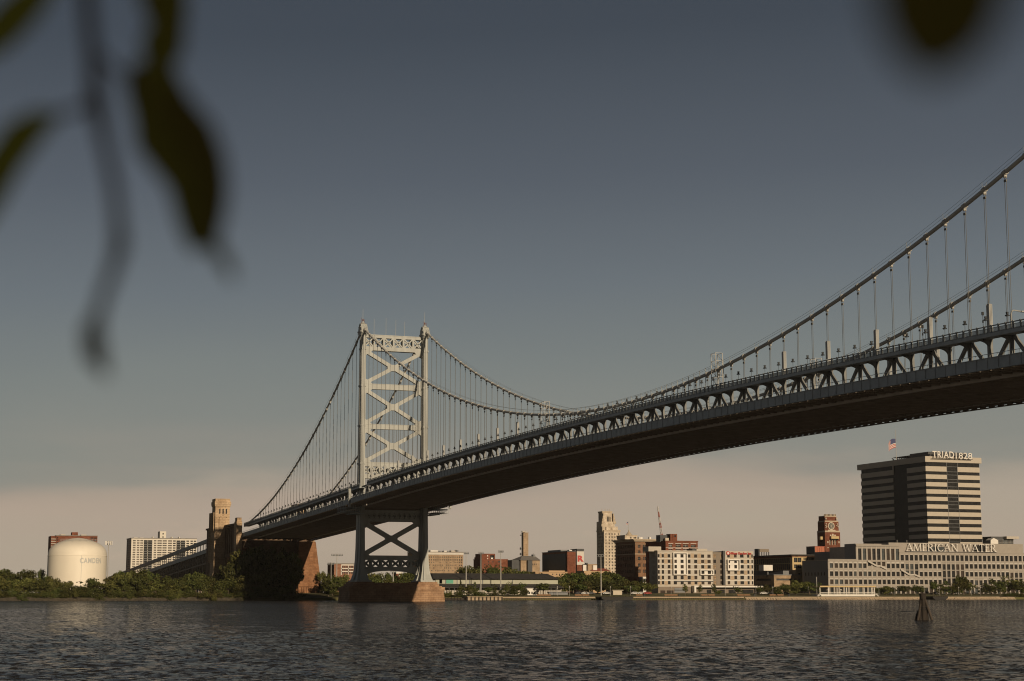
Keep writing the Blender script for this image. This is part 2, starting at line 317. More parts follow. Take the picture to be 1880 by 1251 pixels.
# ------------------------------------------------------------------ water, land
CHOP, GROUPS = 4.4, 1.1
def water():
    # polar sheet that fans out from the near bank; wind waves as real displacement
    nr, na = 900, 620
    t = np.linspace(0, 1, nr); r = 22*(1900/22)**(t**1.0)
    ang = np.linspace(-.62, .62, na)+YAW
    Rr, A = np.meshgrid(r, ang, indexing='ij')
    X = CX+Rr*np.cos(A); Y = CY+Rr*np.sin(A)
    Z = np.zeros_like(X)
    dr = np.gradient(r)[:, None]*np.ones_like(X)
    wind = math.radians(200)
    for k in range(110):
        lam = .7*(2.8/.7)**RNG.random()
        th = wind+RNG.normal()*.85; kk = 2*math.pi/lam
        amp = .0034*lam**.9
        ph = RNG.random()*6.283
        fade = np.clip((lam/(2.2*dr)-1), 0, 1)
        arg = kk*(X*math.cos(th)+Y*math.sin(th))+ph
        Z += amp*fade*(np.sin(arg)+.22*np.cos(2*arg))
    for k in range(34):
        lam = 4.5*(15/4.5)**RNG.random(); th = wind+RNG.normal()*.8; kk = 2*math.pi/lam
        fade = np.clip((lam/(2.2*dr)-1), 0, 1); arg = kk*(X*math.cos(th)+Y*math.sin(th))+RNG.random()*6.283
        Z += .0010*lam*fade*np.sin(arg)
    # gust patches: calmer and rougher water
    g = .78+.34*np.sin(X*.021+Y*.013+1)*np.sin(Y*.027-X*.011)
    Z *= g
    Z[X > 126] -= .15
    v = np.stack([X, Y, Z], -1).reshape(-1, 3)
    i = np.arange(nr*na).reshape(nr, na)
    f = np.stack([i[:-1, :-1], i[1:, :-1], i[1:, 1:], i[:-1, 1:]], -1).reshape(-1, 4)
    me = bpy.data.meshes.new('river_water'); me.from_pydata(v.tolist(), [], f.tolist())
    me.polygons.foreach_set('use_smooth', [True]*len(f))
    m = bpy.data.materials.new('river_water'); m.use_nodes = True; nt = m.node_tree; L = nt.links.new
    b = nt.nodes['Principled BSDF']; b.inputs['Base Color'].default_value = (.022,.021,.019,1); b.inputs['Roughness'].default_value = .16
    b.inputs['IOR'].default_value = 1.33
    N = nt.nodes.new; tc = N('ShaderNodeTexCoord'); ge = N('ShaderNodeNewGeometry')
    def noise(scale, detail, rough, rot=True):
        mp = N('ShaderNodeMapping'); mp.inputs['Scale'].default_value = scale
        if rot: mp.inputs['Rotation'].default_value = (0, 0, -YAW)
        L(tc.outputs['Object'], mp.inputs['Vector']); n = N('ShaderNodeTexNoise'); n.inputs['Scale'].default_value = 1
        n.inputs['Detail'].default_value = detail; n.inputs['Roughness'].default_value = rough; L(mp.outputs[0], n.inputs['Vector']); return n
    def vm(op, a, c=None):
        v = N('ShaderNodeVectorMath'); v.operation = op; L(a, v.inputs[0])
        if c is not None:
            if isinstance(c, tuple): v.inputs[1].default_value = c
            else: L(c, v.inputs[1])
        return v
    n1 = noise((2.5, 2.0, 1), 5, .62)                     # small chop
    d1 = vm('MULTIPLY', vm('SUBTRACT', n1.outputs['Color'], (.5,.5,.5)).outputs[0], (CHOP, CHOP, 0))
    n4 = noise((.010, .016, 1), 3, .5)                  # wind patches
    mr = N('ShaderNodeMapRange'); mr.inputs['From Min'].default_value = .35; mr.inputs['From Max'].default_value = .65; mr.inputs['To Min'].default_value = .65; mr.inputs['To Max'].default_value = 1.25
    L(n4.outputs['Fac'], mr.inputs['Value']); sc = N('ShaderNodeVectorMath'); sc.operation = 'SCALE'; L(d1.outputs[0], sc.inputs[0]); L(mr.outputs['Result'], sc.inputs['Scale'])
    n3 = noise((.09, .8, 1), 6, .7)                     # wave groups with long crests
    d3 = vm('MULTIPLY', vm('SUBTRACT', n3.outputs['Color'], (.5,.5,.5)).outputs[0], (GROUPS, GROUPS*.5, 0))
    ad = vm('ADD', vm('ADD', ge.outputs['Normal'], sc.outputs[0]).outputs[0], d3.outputs[0]); nn = vm('NORMALIZE', ad.outputs[0])
    L(nn.outputs[0], b.inputs['Normal']); b.inputs['Roughness'].default_value = .09
    df = N('ShaderNodeBsdfDiffuse'); df.inputs['Color'].default_value = (.027,.028,.029,1)      # dark share mixed in to dull the sky's reflection
    ms = N('ShaderNodeMixShader'); ms.inputs[0].default_value = .36; L(b.outputs[0], ms.inputs[1]); L(df.outputs[0], ms.inputs[2]); L(ms.outputs[0], nt.nodes['Material Output'].inputs['Surface'])
    me.materials.append(m)
    tag(link('river_water', me), kind='structure')
water()
def land():
    mb = MB(); xs = [(118,-2.5),(127,-.4),(128.4,1.35),(150,2.2),(185,3.0),(215,3.5),(400,3.7),(5200,3.8)]
    ys = [900, 620, 380, 200, 120, 60, 30, 0, -40, -70, -120, -240, -380, -520, -760, -1200, -2200]
    vs = [(x, y*(1 if x < 300 else (1+(x-300)/2500.)), z) for x, z in xs for y in ys]
    ny = len(ys)
    mb.add(vs, [(i*ny+j, i*ny+j+1, (i+1)*ny+j+1, (i+1)*ny+j) for i in range(len(xs)-1) for j in range(ny-1)])
    o = mb.build('land', M['land']); fixn(o.data); tag(o, kind='structure')
    mb = MB(); mb.box(133, 141, -90, -900, 1.4, 1.62); tag(mb.build('promenade_path', M['paving']), kind='structure')
    mb = MB(); mb.add([(-900,-400,1.2),(-672,-400,1.2),(-684,200,1.55),(-684,520,1.5),(-900,520,1.5)], [(0,1,2,3,4)])
    mb.add([(-672,-400,1.2),(-668,-400,-2),(-680,200,-2),(-684,200,1.55)], [(0,1,2,3)]); mb.add([(-684,200,1.55),(-680,200,-2),(-680,520,-2),(-684,520,1.5)], [(0,1,2,3)])
    o = mb.build('near_riverbank', M['land']); fixn(o.data); tag(o, kind='structure')
land()
def mud():
    mb = MB(); rr = random.Random(9); ys = np.arange(32, 420, 3.0); P = [(rr.uniform(124.6, 126.8), rr.uniform(1.0, 1.75)) for _ in ys]
    for (y0, y1, (xa, za), (xb, zb)) in zip(ys[:-1], ys[1:], P[:-1], P[1:]):
        mb.add([(xa,y0,-1),(xb,y1,-1),(xb+1.2,y1,zb),(xa+1.2,y0,za),(131,y0,za+.1),(131,y1,zb+.1)], [(0,1,2,3),(3,2,5,4)])
    o = mb.build('muddy_bank', mat('river_mud', (.05,.042,.03), .95, .5, .8)); fixn(o.data); tag(o, kind='structure')
mud()
# ------------------------------------------------------------------ the suspension bridge
LS = 533.4; PAN = 6.2717; OFF = 3.93; CYL = 13.55; WE = 21.3
ZT, ZLOW, XE = 113.79, 53.74, 205.0
def zd(x):
    if x <= 0:
        u = (x+LS/2)/(LS/2); return 43.81-4.79*u*u
    return 39.02-.0314*x
def zc(x):
    if x <= 0:
        u = (x+LS/2)/(LS/2); return ZLOW+(ZT-ZLOW)*u*u
    t = x/228.6; return ZT+(40.92-ZT)*t-4*11.82*t*(1-t)
HM = [-OFF-PAN*k for k in range(0, 85)]              # main-span panel points
HM = [x for x in HM if x > -LS]
HS = [PAN*(k+.55) for k in range(0, 32)]; HS = [x for x in HS if x < XE-1]
BR = thing('suspension_bridge', (0,0,0), 'long grey steel suspension bridge crossing the whole river, far tower lit by the sun', 'bridge')
WO = 16.9            # outer edge of the walkway
XA, XB = -LS, -13.0            # main deck
SA, SB = -10.0, 229.0             # side deck
def span(a, b, st): 
    n = max(1, int(round((b-a)/st))); return [a+(b-a)*i/n for i in range(n+1)]
def sweep(mb, xs, y0, y1, z0, z1, mi=0):   # box following the deck curve, z relative to zd
    base = len(mb.v)
    y0, y1 = min(y0, y1), max(y0, y1)
    for x in xs:
        d = zd(x)
        mb.v += [(x,y0,d+z0),(x,y1,d+z0),(x,y1,d+z1),(x,y0,d+z1)]
    for i in range(len(xs)-1):
        a = base+4*i
        for k in range(4):
            mb.f.append((a+k, a+4+k, a+4+(k+1) % 4, a+(k+1) % 4)); mb.m.append(mi)
    mb.f.append((base, base+1, base+2, base+3)); mb.m.append(mi)
    e = base+4*(len(xs)-1); mb.f.append((e+3, e+2, e+1, e)); mb.m.append(mi)
def pan_pts():
    return [(HM, XA, XB), (HS, SA, SB)]
def part(mb, name, m, parent=BR, smooth=False):
    o = mb.build(name, m, parent, smooth); fixn(o.data); return o
# floor system
mb = MB()
for pts, a, b in pan_pts():
    xs = span(a, b, 12)
    sweep(mb, xs, -13.2, 13.2, .55, .9)
    for s in (1, -1):
        sweep(mb, xs, s*13.92, s*20.3, .45, .7)
        sweep(mb, xs, s*16.2, s*16.6, -.05, .44); sweep(mb, xs, s*18.4, s*18.8, -.05, .44)
    for y in np.linspace(-11, 11, 9): sweep(mb, xs, y-.18, y+.18, .0, .53)
    for x in pts+[p-PAN/2 for p in pts]:
        d = zd(x); mb.box(x-.22, x+.22, -13.18, 13.18, d-.75, d+.54)
        for s in (1, -1): mb.box(x-.2, x+.2, s*13.93, s*20.9, d-.25, d+.44)
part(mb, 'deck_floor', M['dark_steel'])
mb = MB()
for pts, a, b in pan_pts():
    xs = span(a, b, 12); sweep(mb, xs, -12.4, 12.4, .92, 1.12)
part(mb, 'roadway', mat('bridge_asphalt', (.05,.05,.05), .9, .1, .5))
for s in (1, -1):
    # lower fascia girder
    mb = MB()
    for pts, a, b in pan_pts():
        xs = span(a, b, 12)
        sweep(mb, xs, s*20.95, s*21.25, .0, 1.82); sweep(mb, xs, s*20.75, s*21.42, 1.83, 1.95); sweep(mb, xs, s*20.75, s*21.42, -.12, -.01)
        for x in pts+[p-PAN/2 for p in pts]:
            if a < x < b: mb.box(x-.07, x+.07, s*21.26, s*21.38, zd(x)+.0, zd(x)+1.82)
        for x in span(a+1, b-1, PAN/3): mb.box(x-.04, x+.04, s*21.06, s*21.14, zd(x)+1.95, zd(x)+2.6)
        sweep(mb, xs, s*21.06, s*21.14, 2.56, 2.65)
    part(mb, 'fascia_girder', M['fascia'])
    # inspection rail below the outer edge (river side away from the sun only)
    mb = MB()
    for pts, a, b in pan_pts():
        sweep(mb, span(a, b, 12), s*20.6, s*20.9, -.60, -.36)
        for x in span(a+.5, b-.5, PAN/2): mb.box(x-.95, x+.95, s*20.65, s*20.85, zd(x)-.36, zd(x)-.12)
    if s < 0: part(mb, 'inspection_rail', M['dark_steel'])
    # stiffening truss
    mb = MB()
    for pts, a, b in pan_pts():
        xs = span(a, b, 12)
        sweep(mb, xs, s*13.2, s*13.9, 7.35, 8.0)
        P = sorted(pts)
        for i, x in enumerate(P):
            d = zd(x); mb.box(x-.31, x+.31, s*13.28, s*13.82, d+.3, d+7.34)
        for i in range(len(P)-1):
            xa, xb = P[i], P[i+1]
            if i % 2 == 0: p, q = (xa, s*13.55, zd(xa)+.5), (xb, s*13.55, zd(xb)+7.3)
            else: p, q = (xa, s*13.55, zd(xa)+7.3), (xb, s*13.55, zd(xb)+.5)
            mb.bar(p, q, .5, .66)
        for i, x in enumerate(P):
            d = zd(x); g = 1.7 if i % 2 else .8
            mb.prism([(x-g-.4, d+7.4), (x-g*.7, d+6.9), (x-.3, d+6.1), (x+.3, d+6.1), (x+g*.7, d+6.9), (x+g+.4, d+7.4)], 'y', s*13.3, s*13.8)
    part(mb, 'stiffening_truss', M['truss'])
    mb = MB()
    for pts, a, b in pan_pts(): sweep(mb, span(a, b, 12), s*13.2, s*13.9, -.72, .28)
    part(mb, 'lower_chord', M['chord'])
    # walkway with edge beam
    mb = MB()
    for pts, a, b in pan_pts():
        a2 = a; b2 = b-8 if b < 0 else 224
        xs = span(a2, b2, 12)
        sweep(mb, xs, s*13.95, s*WO-s*.6, 6.62, 6.8); sweep(mb, xs, s*WO-s*.58, s*WO, 6.48, 7.12)
    wk = part(mb, 'walkway', M['fascia'])
    mb = MB()
    for pts, a, b in pan_pts():
        a2 = a; b2 = b-8 if b < 0 else 224
        xs = span(a2, b2, 12)
        w = s*(WO-.2)
        sweep(mb, xs, w-.09, w+.09, 8.32, 8.5); sweep(mb, xs, w-.05, w+.05, 7.2, 7.28); sweep(mb, xs, w-.05, w+.05, 8.0, 8.07)
        for x in span(a2, b2, PAN/3): mb.box(x-.15, x+.15, w-.15, w+.15, zd(x)+7.12, zd(x)+8.6)
        for x in span(a2, b2, .26): mb.box(x-.06, x+.06, w-.03, w+.03, zd(x)+7.12, zd(x)+8.02)
    part(mb, 'railing', M['rail'], wk)
# curved brackets that carry the walkway
def bracket_poly():
    P = [(13.83, .6), (13.83, 6.6), (16.25, 6.6), (16.25, 6.35)]
    for i in range(8):
        t = (i+1)/8*math.pi/2; P.append((16.15-2.15*math.sin(t), 5.1+1.2*math.cos(t)))
    P.append((13.97, .6)); return P
BP = bracket_poly()
def bracket_mesh(s):
    mb = MB(); poly = [(s*y, z) for y, z in BP]
    mb.prism(poly, 'x', -.2, .2)
    me = mb.mesh('bracket', M['truss']); fixn(me); return me
BM = {1: bracket_mesh(1), -1: bracket_mesh(-1)}
allx = [(x, 1) for x in HM if x > -470 and x < XB]+[(x, 1) for x in HS]
near = sorted(allx)[:98]
for x, s in near:
    o = link('bracket', BM[s], BR); o.location = (x, 0, zd(x))
mb = MB()
for x, s in sorted(allx)[98:]+[(x, -1) for x in HM+HS if x < XB or x > SA]+[(x, 1) for x in HM if x <= -470]:
    mb.prism([(s*y, z+zd(x)) for y, z in BP], 'x', x-.2, x+.2)
o = part(mb, 'bracket', M['truss']); o['kind'] = 'stuff'
# main cables, bands, hand ropes
for s in (1, -1):
    y = s*CYL
    mb = MB(); xs = span(-LS, 0, 4)+span(0, 225, 4)[1:]
    mb.tube([(x, y, zc(x)) for x in xs], .40, 10)
    for x in HM+HS:
        d = 1.0; mb.tube([(x-.45, y, zc(x-.45)), (x+.45, y, zc(x+.45))], .53, 10)
        mb.box(x-.16, x+.16, y-.3, y+.3, zc(x)-.95, zc(x)-.4)
    part(mb, 'main_cable', M['cable'], smooth=True)
    mb = MB()
    for dy in (-.45, .45):
        mb.tube([(x, y+dy, zc(x)+1.35) for x in xs], .03, 4)
    for x in (HM+HS)[::2]:
        for dy in (-.45, .45): mb.tube([(x, y+dy, zc(x)+.35), (x, y+dy, zc(x)+1.45)], .05, 4)
    part(mb, 'hand_rope', M['rail'])
# suspenders: each is a bundle of ropes
def susp(mb, x, y):
    z1 = zc(x)-.7; z0 = zd(x)+7.6
    if z1-z0 < .3: return False
    for dx in (-.24, .24):
        mb.tube([(x+dx, y, z0), (x+dx, y, z1)], .045, 5)
    mb.box(x-.35, x+.35, y-.1, y+.1, z1-1.0, z1-.6)
    return True
vis = [(x, y) for x in HM for y in (CYL, -CYL) if x > -470]
vis.sort(key=lambda p: p[0])
for x, y in vis[:98]:
    mb = MB()
    if susp(mb, x, y): mb.build('suspender', M['rope'], BR)
mb = MB()
for x, y in vis[98:]+[(x, y) for x in HM for y in (CYL, -CYL) if x <= -470]+[(x, y) for x in HS for y in (CYL, -CYL)]: susp(mb, x, y)
o = mb.build('suspender', M['rope'], BR); o['kind'] = 'stuff'
# pale fluted sleeves round the foot of every third suspender
sm = MB(); sm.box(-.36, .36, -.36, .36, 6.8, 12.9)
for k in (-.25, 0, .25): sm.box(-.44, -.36, k-.09, k+.09, 6.8, 13.15); sm.box(.36, .44, k-.09, k+.09, 6.8, 13.15)
sm.box(-.2, .2, -.25, .25, 12.9, 13.2)
sme = sm.mesh('suspender_sleeve', M['sleeve'])
for i, x in enumerate(HM):
    if (i-56) % 3 == 0 and x > -480 and zc(x)-zd(x) > 14.5:
        for y in (CYL, -CYL):
            o = link('suspender_sleeve', sme, BR); o.location = (x, y, zd(x))
for i, x in enumerate(HS[2::3]):
    if zc(x)-zd(x) > 15:
        for y in (CYL, -CYL):
            o = link('suspender_sleeve', sme, BR); o.location = (x, y, zd(x)); o.scale = (.8, .8, .8)
# lattice access frames where the cables come down to the deck
def access_frame(x, y):
    mb = MB(); z0 = zd(x)+7.2; z1 = zc(x)+3.9
    for dx in (-1.2, 1.2):
        for dy in (-.9, .9): mb.box(x+dx-.06, x+dx+.06, y+dy-.06, y+dy+.06, z0, z1)
    n = 5
    for k in range(n+1):
        z = z0+(z1-z0)*k/n
        for dx in (-1.2, 1.2): mb.box(x+dx-.04, x+dx+.04, y-.9, y+.9, z-.04, z+.04)
        for dy in (-.9, .9): mb.box(x-1.2, x+1.2, y+dy-.04, y+dy+.04, z-.04, z+.04)
        if k < n:
            zn = z0+(z1-z0)*(k+1)/n
            for dy in (-.9, .9): mb.bar((x-1.2, y+dy, z), (x+1.2, y+dy, zn), .08, .08, (0,1,0))
    mb.build('access_frame', M['cable'], BR)
for k in (33, 51):
    access_frame(HM[k]+1.2, CYL); access_frame(HM[k]+1.2, -CYL)
# low fence posts along the cable at midspan
mb = MB()
for i in range(33, 52):
    for q in (0, .5):
        x = HM[i]-q*PAN
        for y in (CYL+.5, -CYL-.5): mb.box(x-.06, x+.06, y-.06, y+.06, zd(x)+7.3, zc(x)+1.45)
part(mb, 'cable_fence', M['rail'])
# ---- tower
def leg_dim(z):
    zs = [8.6, 9.6, 11, 13, 17, 22, 36, 57, 100, 112]
    hy = [2.7, 2.35, 1.95, 1.6, 1.25, 1.08, 1.03, 1.0, .98, .98]
    hx = [6.2, 5.6, 5.0, 4.6, 4.3, 4.1, 3.4, 2.65, 1.9, 1.8]
    return float(np.interp(z, zs, hx)), float(np.interp(z, zs, hy))
def tower_leg(s):
    mb = MB(); yc = s*CYL
    zs = [8.6, 9.2, 9.6, 10.3, 11, 12, 13, 15, 17, 22, 36, 57, 80, 100, 112]
    def ring(z):
        hx, hy = leg_dim(z)
        # stepped (cruciform) section with vertical fins
        P = [(-hx, -.62*hy), (-hx, .62*hy), (-.86*hx, .62*hy), (-.86*hx, hy), (-.2*hx, hy), (-.2*hx, 1.22*hy), (.2*hx, 1.22*hy), (.2*hx, hy), (.86*hx, hy), (.86*hx, .62*hy), (hx, .62*hy), (hx, -.62*hy), (.86*hx, -.62*hy), (.86*hx, -hy), (.2*hx, -hy), (.2*hx, -1.22*hy), (-.2*hx, -1.22*hy), (-.2*hx, -hy), (-.86*hx, -hy), (-.86*hx, -.62*hy)]
        return [(x, yc+y, z) for x, y in P]
    b = len(mb.v); n = 20
    for z in zs: mb.v += ring(z)
    for i in range(len(zs)-1):
        for k in range(n):
            A = b+i*n+k; B = b+i*n+(k+1) % n; mb.f.append((A, B, B+n, A+n)); mb.m.append(0)
    mb.f.append(tuple(b+(len(zs)-1)*n+k for k in range(n))); mb.m.append(0)
    mb.box(-7.0, 7.0, yc-3.1, yc+3.1, 8.0, 8.62)
    # horizontal bands
    for z in (36.6, 56.6, 72.4, 89, 104.6, 110.6):
        hx, hy = leg_dim(z); mb.box(-hx-.12, hx+.12, yc-hy-.12, yc+hy+.12, z-.35, z+.35)
    leg = part(mb, 'tower_leg', M['steel'])
    mb = MB()
    # saddle housing
    mb.prism([(-3.1, 111.2), (-2.4, 113.2), (-1.3, 114.9), (0, 115.4), (1.3, 114.9), (2.4, 113.2), (3.1, 111.2), (2.0, 110.2), (-2.0, 110.2)], 'y', yc-1.35, yc+1.35)
    mb.box(-2.6, 2.6, yc-1.7, yc+1.7, 111.5, 112.1); mb.box(-1.5, 1.5, yc-1.6, yc+1.6, 113.5, 113.9)
    mb.lathe([(.9, 115.2), (.8, 115.6), (.4, 115.9), (.25, 116.3)], (0, yc, 0), 12)
    part(mb, 'saddle', M['steel'], leg)
    mb = MB(); mb.lathe([(.25, 116.3), (.33, 116.6), (.3, 117.0), (.1, 117.3)], (0, yc, 0), 10); mb.tube([(-.6, yc+.9, 115), (-.6, yc+.9, 117.6)], .07, 5); mb.tube([(.7, yc-.9, 115), (.7, yc-.9, 117.3)], .07, 5)
    mb.build('beacon', mat('red_beacon', (.16,.075,.06), .5, .1, 1), leg)
    mb = MB(); mb.tube([(.3, yc, 116), (.3, yc, 121.8)], [.12, .05], 5); mb.build('mast', M['sleeve'], leg)
    # sculpted gusset where the strut meets the leg
    return leg
for s in (1, -1): tower_leg(s)
def brace_plane(z):
    hx, hy = leg_dim(z); return hx*.10, hy
def xbar(mb, p, q, w, dep):      # bar in the bracing plane, p,q=(y,z), front follows leg depth
    xa, _ = brace_plane(p[1]); xb, _ = brace_plane(q[1])
    d = Vector((0, q[0]-p[0], q[1]-p[1])).normalized(); nn = Vector((0, -d.z, d.y))*w/2
    a = Vector((xa, *p)); b = Vector((xb, *q)); e = Vector((dep, 0, 0))
    mb.hexa([a-nn, a+nn, a+nn+e, a-nn+e], [b-nn, b+nn, b+nn+e, b-nn+e])
def cross_brace(z0, z1, w=1.55):
    mb = MB(); yi = CYL-.85; zm = (z0+z1)/2
    xbar(mb, (-yi, z0), (yi, z1), w, 1.5)
    mb2 = MB(); xbar(mb2, (yi, z0), (-yi, z1), w, 1.5)
    mb2.v = [(x-.004, y, z) for x, y, z in mb2.v]; mb.add(mb2.v, mb2.f)
    # rounded centre and corner gussets
    x, _ = brace_plane(zm); h = (z1-z0)
    g = [(-2.6, zm-.5), (-2.6, zm+.5), (-1.7, zm+1.35), (1.7, zm+1.35), (2.6, zm+.5), (2.6, zm-.5), (1.7, zm-1.35), (-1.7, zm-1.35)]
    mb.prism(g, 'x', x-.012, x+1.512)
    for zz, sg in ((z0, 1), (z1, -1)):
        for s in (1, -1):
            xx, _ = brace_plane(zz)
            poly = [(s*(CYL-.6), zz+sg*3.0), (s*(CYL-1.2), zz+sg*2.2), (s*(CYL-3.4), zz+sg*1.0), (s*(CYL-4.4), zz), (s*(CYL-.6), zz)]
            mb.prism(poly, 'x', xx-.016, xx+1.516)
    part(mb, 'cross_brace', M['steel'])
def strut(z0, z1):
    mb = MB(); x, hy = brace_plane((z0+z1)/2); yi = CYL-.7
    mb.box(x-.03, x+1.55, -yi, yi, z0, z1); mb.box(x-.12, x+1.64, -yi, yi, z1-.18, z1+.06); mb.box(x-.12, x+1.64, -yi, yi, z0-.06, z0+.18)
    part(mb, 'cross_strut', M['steel'])
def lattice_strut(z0, z1, h0, h1, n, cap=0.0, arch=False):
    """strut pierced by a row of small crosses between h0 and h1"""
    mb = MB(); x, hy = brace_plane((z0+z1)/2); yi = CYL-.7; T = 1.2
    for xx in (x, x+2.2):
        if arch:
            P = [(-yi, h0), (yi, h0), (yi, z0-2.2)]+[(yi*math.cos(t)*.86, z0-2.2+2.2*math.sin(t)) for t in np.linspace(.25, math.pi-.25, 9)]+[(-yi, z0-2.2)]
            mb.prism(P, 'x', xx, xx+.5)
        else: mb.box(xx, xx+.5, -yi, yi, z0, h0)
        mb.box(xx, xx+.5, -yi, yi, h1, z1)
        wd = 2*yi/n
        for i in range(n+1):
            y = -yi+wd*i; e = .38
            mb.box(xx, xx+.5, max(-yi, y-e), min(yi, y+e), h0, h1)
        for i in range(n):
            ya = -yi+wd*i+.38; yb = ya+wd-.76
            for p, q in (((ya, h0), (yb, h1)), ((ya, h1), (yb, h0))):
                mb.bar((xx+.23, *p), (xx+.23, *q), .42, .5, (0, 0, 1))
    mb.box(x-.1, x+2.8, -yi, yi, z1, z1+.35)
    mb.box(x+.1, x+2.6, -yi, yi, h1+.02, h1+.2); mb.box(x+.51, x+2.19, -yi, yi, h0-.25, h0-.05)
    part(mb, 'lattice_strut', M['steel'])
lattice_strut(104.2, 110.6, 105.9, 109.6, 6)
cross_brace(90.1, 104.2); strut(87.9, 90.1)
cross_brace(73.2, 87.9); strut(71.2, 73.2)
cross_brace(57.2, 71.2)
lattice_strut(50.5, 57.0, 52.4, 55.5, 7)
lattice_strut(32.8, 37.2, 34.0, 36.3, 12)
cross_brace(18.7, 32.8, 1.9)
lattice_strut(12.6, 18.5, 14.2, 17.0, 6, arch=True)
for yy, h in ((8.4, 6.8), (3.2, 7.4), (-1.1, 6.9), (-5.0, 6.3)):
    mb = MB(); mb.tube([(1.2, yy, 110.8), (1.2, yy, 111+h)], [.09, .06], 5); mb.build('antenna', M['sleeve'], BR)
# end post between the two spans, inspection platform under the deck
for s in (1, -1):
    mb = MB(); z = zd(-11)
    mb.prism([(-12.1, z-1.4), (-11.6, z-1.6), (-10.9, z+1), (-10.6, z+3.5), (-10.8, z+5.2), (-10.9, z+6), (-11.7, z+6), (-12.1, z+4)], 'y', s*20.9, s*21.9)
    part(mb, 'end_post', M['steel'])
    mb = MB(); z = zd(0)
    for dz in (-1.2, -2.6):
        mb.box(-8, 5, s*16, s*22.3, z+dz, z+dz+.12)
    for x in np.linspace(-8, 5, 6):
        mb.box(x-.06, x+.06, s*22.1, s*22.3, z-3.4, z-.1); mb.box(x-.06, x+.06, s*17.9, s*18.1, z-3.4, z-.1)
        mb.bar((x, s*22.2, z-1.2), (x, s*18, z-3.4), .1, .1)
    mb.box(-8, 5, s*14, s*18.2, z-3.5, z-3.2)
    part(mb, 'inspection_platform', M['fascia'])
# tower pier of granite
mb = MB()
mb.hexa([(-9.2,-20.6,-3),(9.2,-20.6,-3),(9.2,20.6,-3),(-9.2,20.6,-3)], [(-8.6,-19.9,4.4),(8.6,-19.9,4.4),(8.6,19.9,4.4),(-8.6,19.9,4.4)])
mb.box(-9.0, 9.0, -20.3, 20.3, 4.4, 5.9); mb.box(-8.4, 8.4, -19.2, 19.2, 5.9, 6.3)
mb.box(-7.7, 7.7, -18.2, -8.6, 6.3, 7.3); mb.box(-7.7, 7.7, 8.6, 18.2, 6.3, 7.3); mb.box(-7.3, 7.3, -17.6, -9.4, 7.3, 8.05); mb.box(-7.3, 7.3, 9.4, 17.6, 7.3, 8.05)
mb.box(-7.0, 7.0, -8.6, 8.6, 6.3, 7.6)
part(mb, 'tower_pier', M['granite'])
# ---- lamps on the walkway railing (small, dark): things standing on the bridge
lm = MB(); lm.tube([(0,0,0),(0,0,1.35)], .07, 5); lm.lathe([(.75,1.3),(.7,1.42),(.3,1.62),(.2,1.68)], (0,0,0), 10)
lm.box(-.28,.28,-.28,.28,1.68,2.05); lm.box(-.36,.36,-.36,.36,2.05,2.12); lm.tube([(-.6,0,1.35),(-.6,0,1.2)], .1, 5); lm.tube([(.6,0,1.35),(.6,0,1.2)], .1, 5)
lme = lm.mesh('walkway_lamp', M['lampdark'])
for xs_, lab, grp in ((HM, 'small dark lamp standing on the near walkway railing right of the steel tower', 'lamps along the walkway right of the steel tower'), (HS, 'small dark lamp standing on the near walkway railing left of the steel tower', 'lamps along the walkway left of the steel tower')):
    for x in xs_:
        x = x-PAN/2
        if x < -462 or (-24 < x < -9) or x > XE-2: continue
        o = link('walkway_lamp', lme); o.location = (x, 16.7, zd(x)+8.5); o.scale = (.6,.6,.85); tag(o, lab, 'lamp', grp)
# curved street lamp above the deck at the right edge
p = onY(1857, 590, 12.0)
st = thing('street_lamp', (float(p[0]), 12.0, zd(float(p[0]))+1.0), 'pale street lamp with curved arm rising above the bridge railing at the right edge', 'street lamp')
x0 = float(p[0]); z0 = zd(x0)+1.1
mb = MB(); mb.tube([(x0,12,z0),(x0,12,z0+9.6)]+[(x0+.6-.6*math.cos(t), 12-(1.1-1.1*math.cos(t)), z0+9.6+1.0*math.sin(t)) for t in np.linspace(.2,1.57,6)]+[(x0+.6,9.4,z0+10.5)], .13, 6); mb.build('pole', M['sleeve'], st, True)
mb = MB(); mb.box(x0+.35,x0+.85,8.4,9.4,z0+10.35,z0+10.6); mb.build('lamp_head', M['sleeve'], st)
for px_ in (1706, 1818):
    p = onY(px_, 600, 14.5); x0 = float(p[0]); z0 = zd(x0)+5.8
    mb = MB(); mb.tube([(x0,16,z0),(x0,16,z0+5.6)], .05, 5); mb.box(x0-.12,x0+.12,15.8,16.2,z0+5.0,z0+5.6); mb.box(x0-.08,x0+.08,15.9,16.1,z0+3.6,z0+4.1)
    o = mb.build('signal_post', M['lampdark']); tag(o, 'thin dark post with small signal boxes above the bridge walkway', 'signal post', 'signal posts on the bridge walkway')
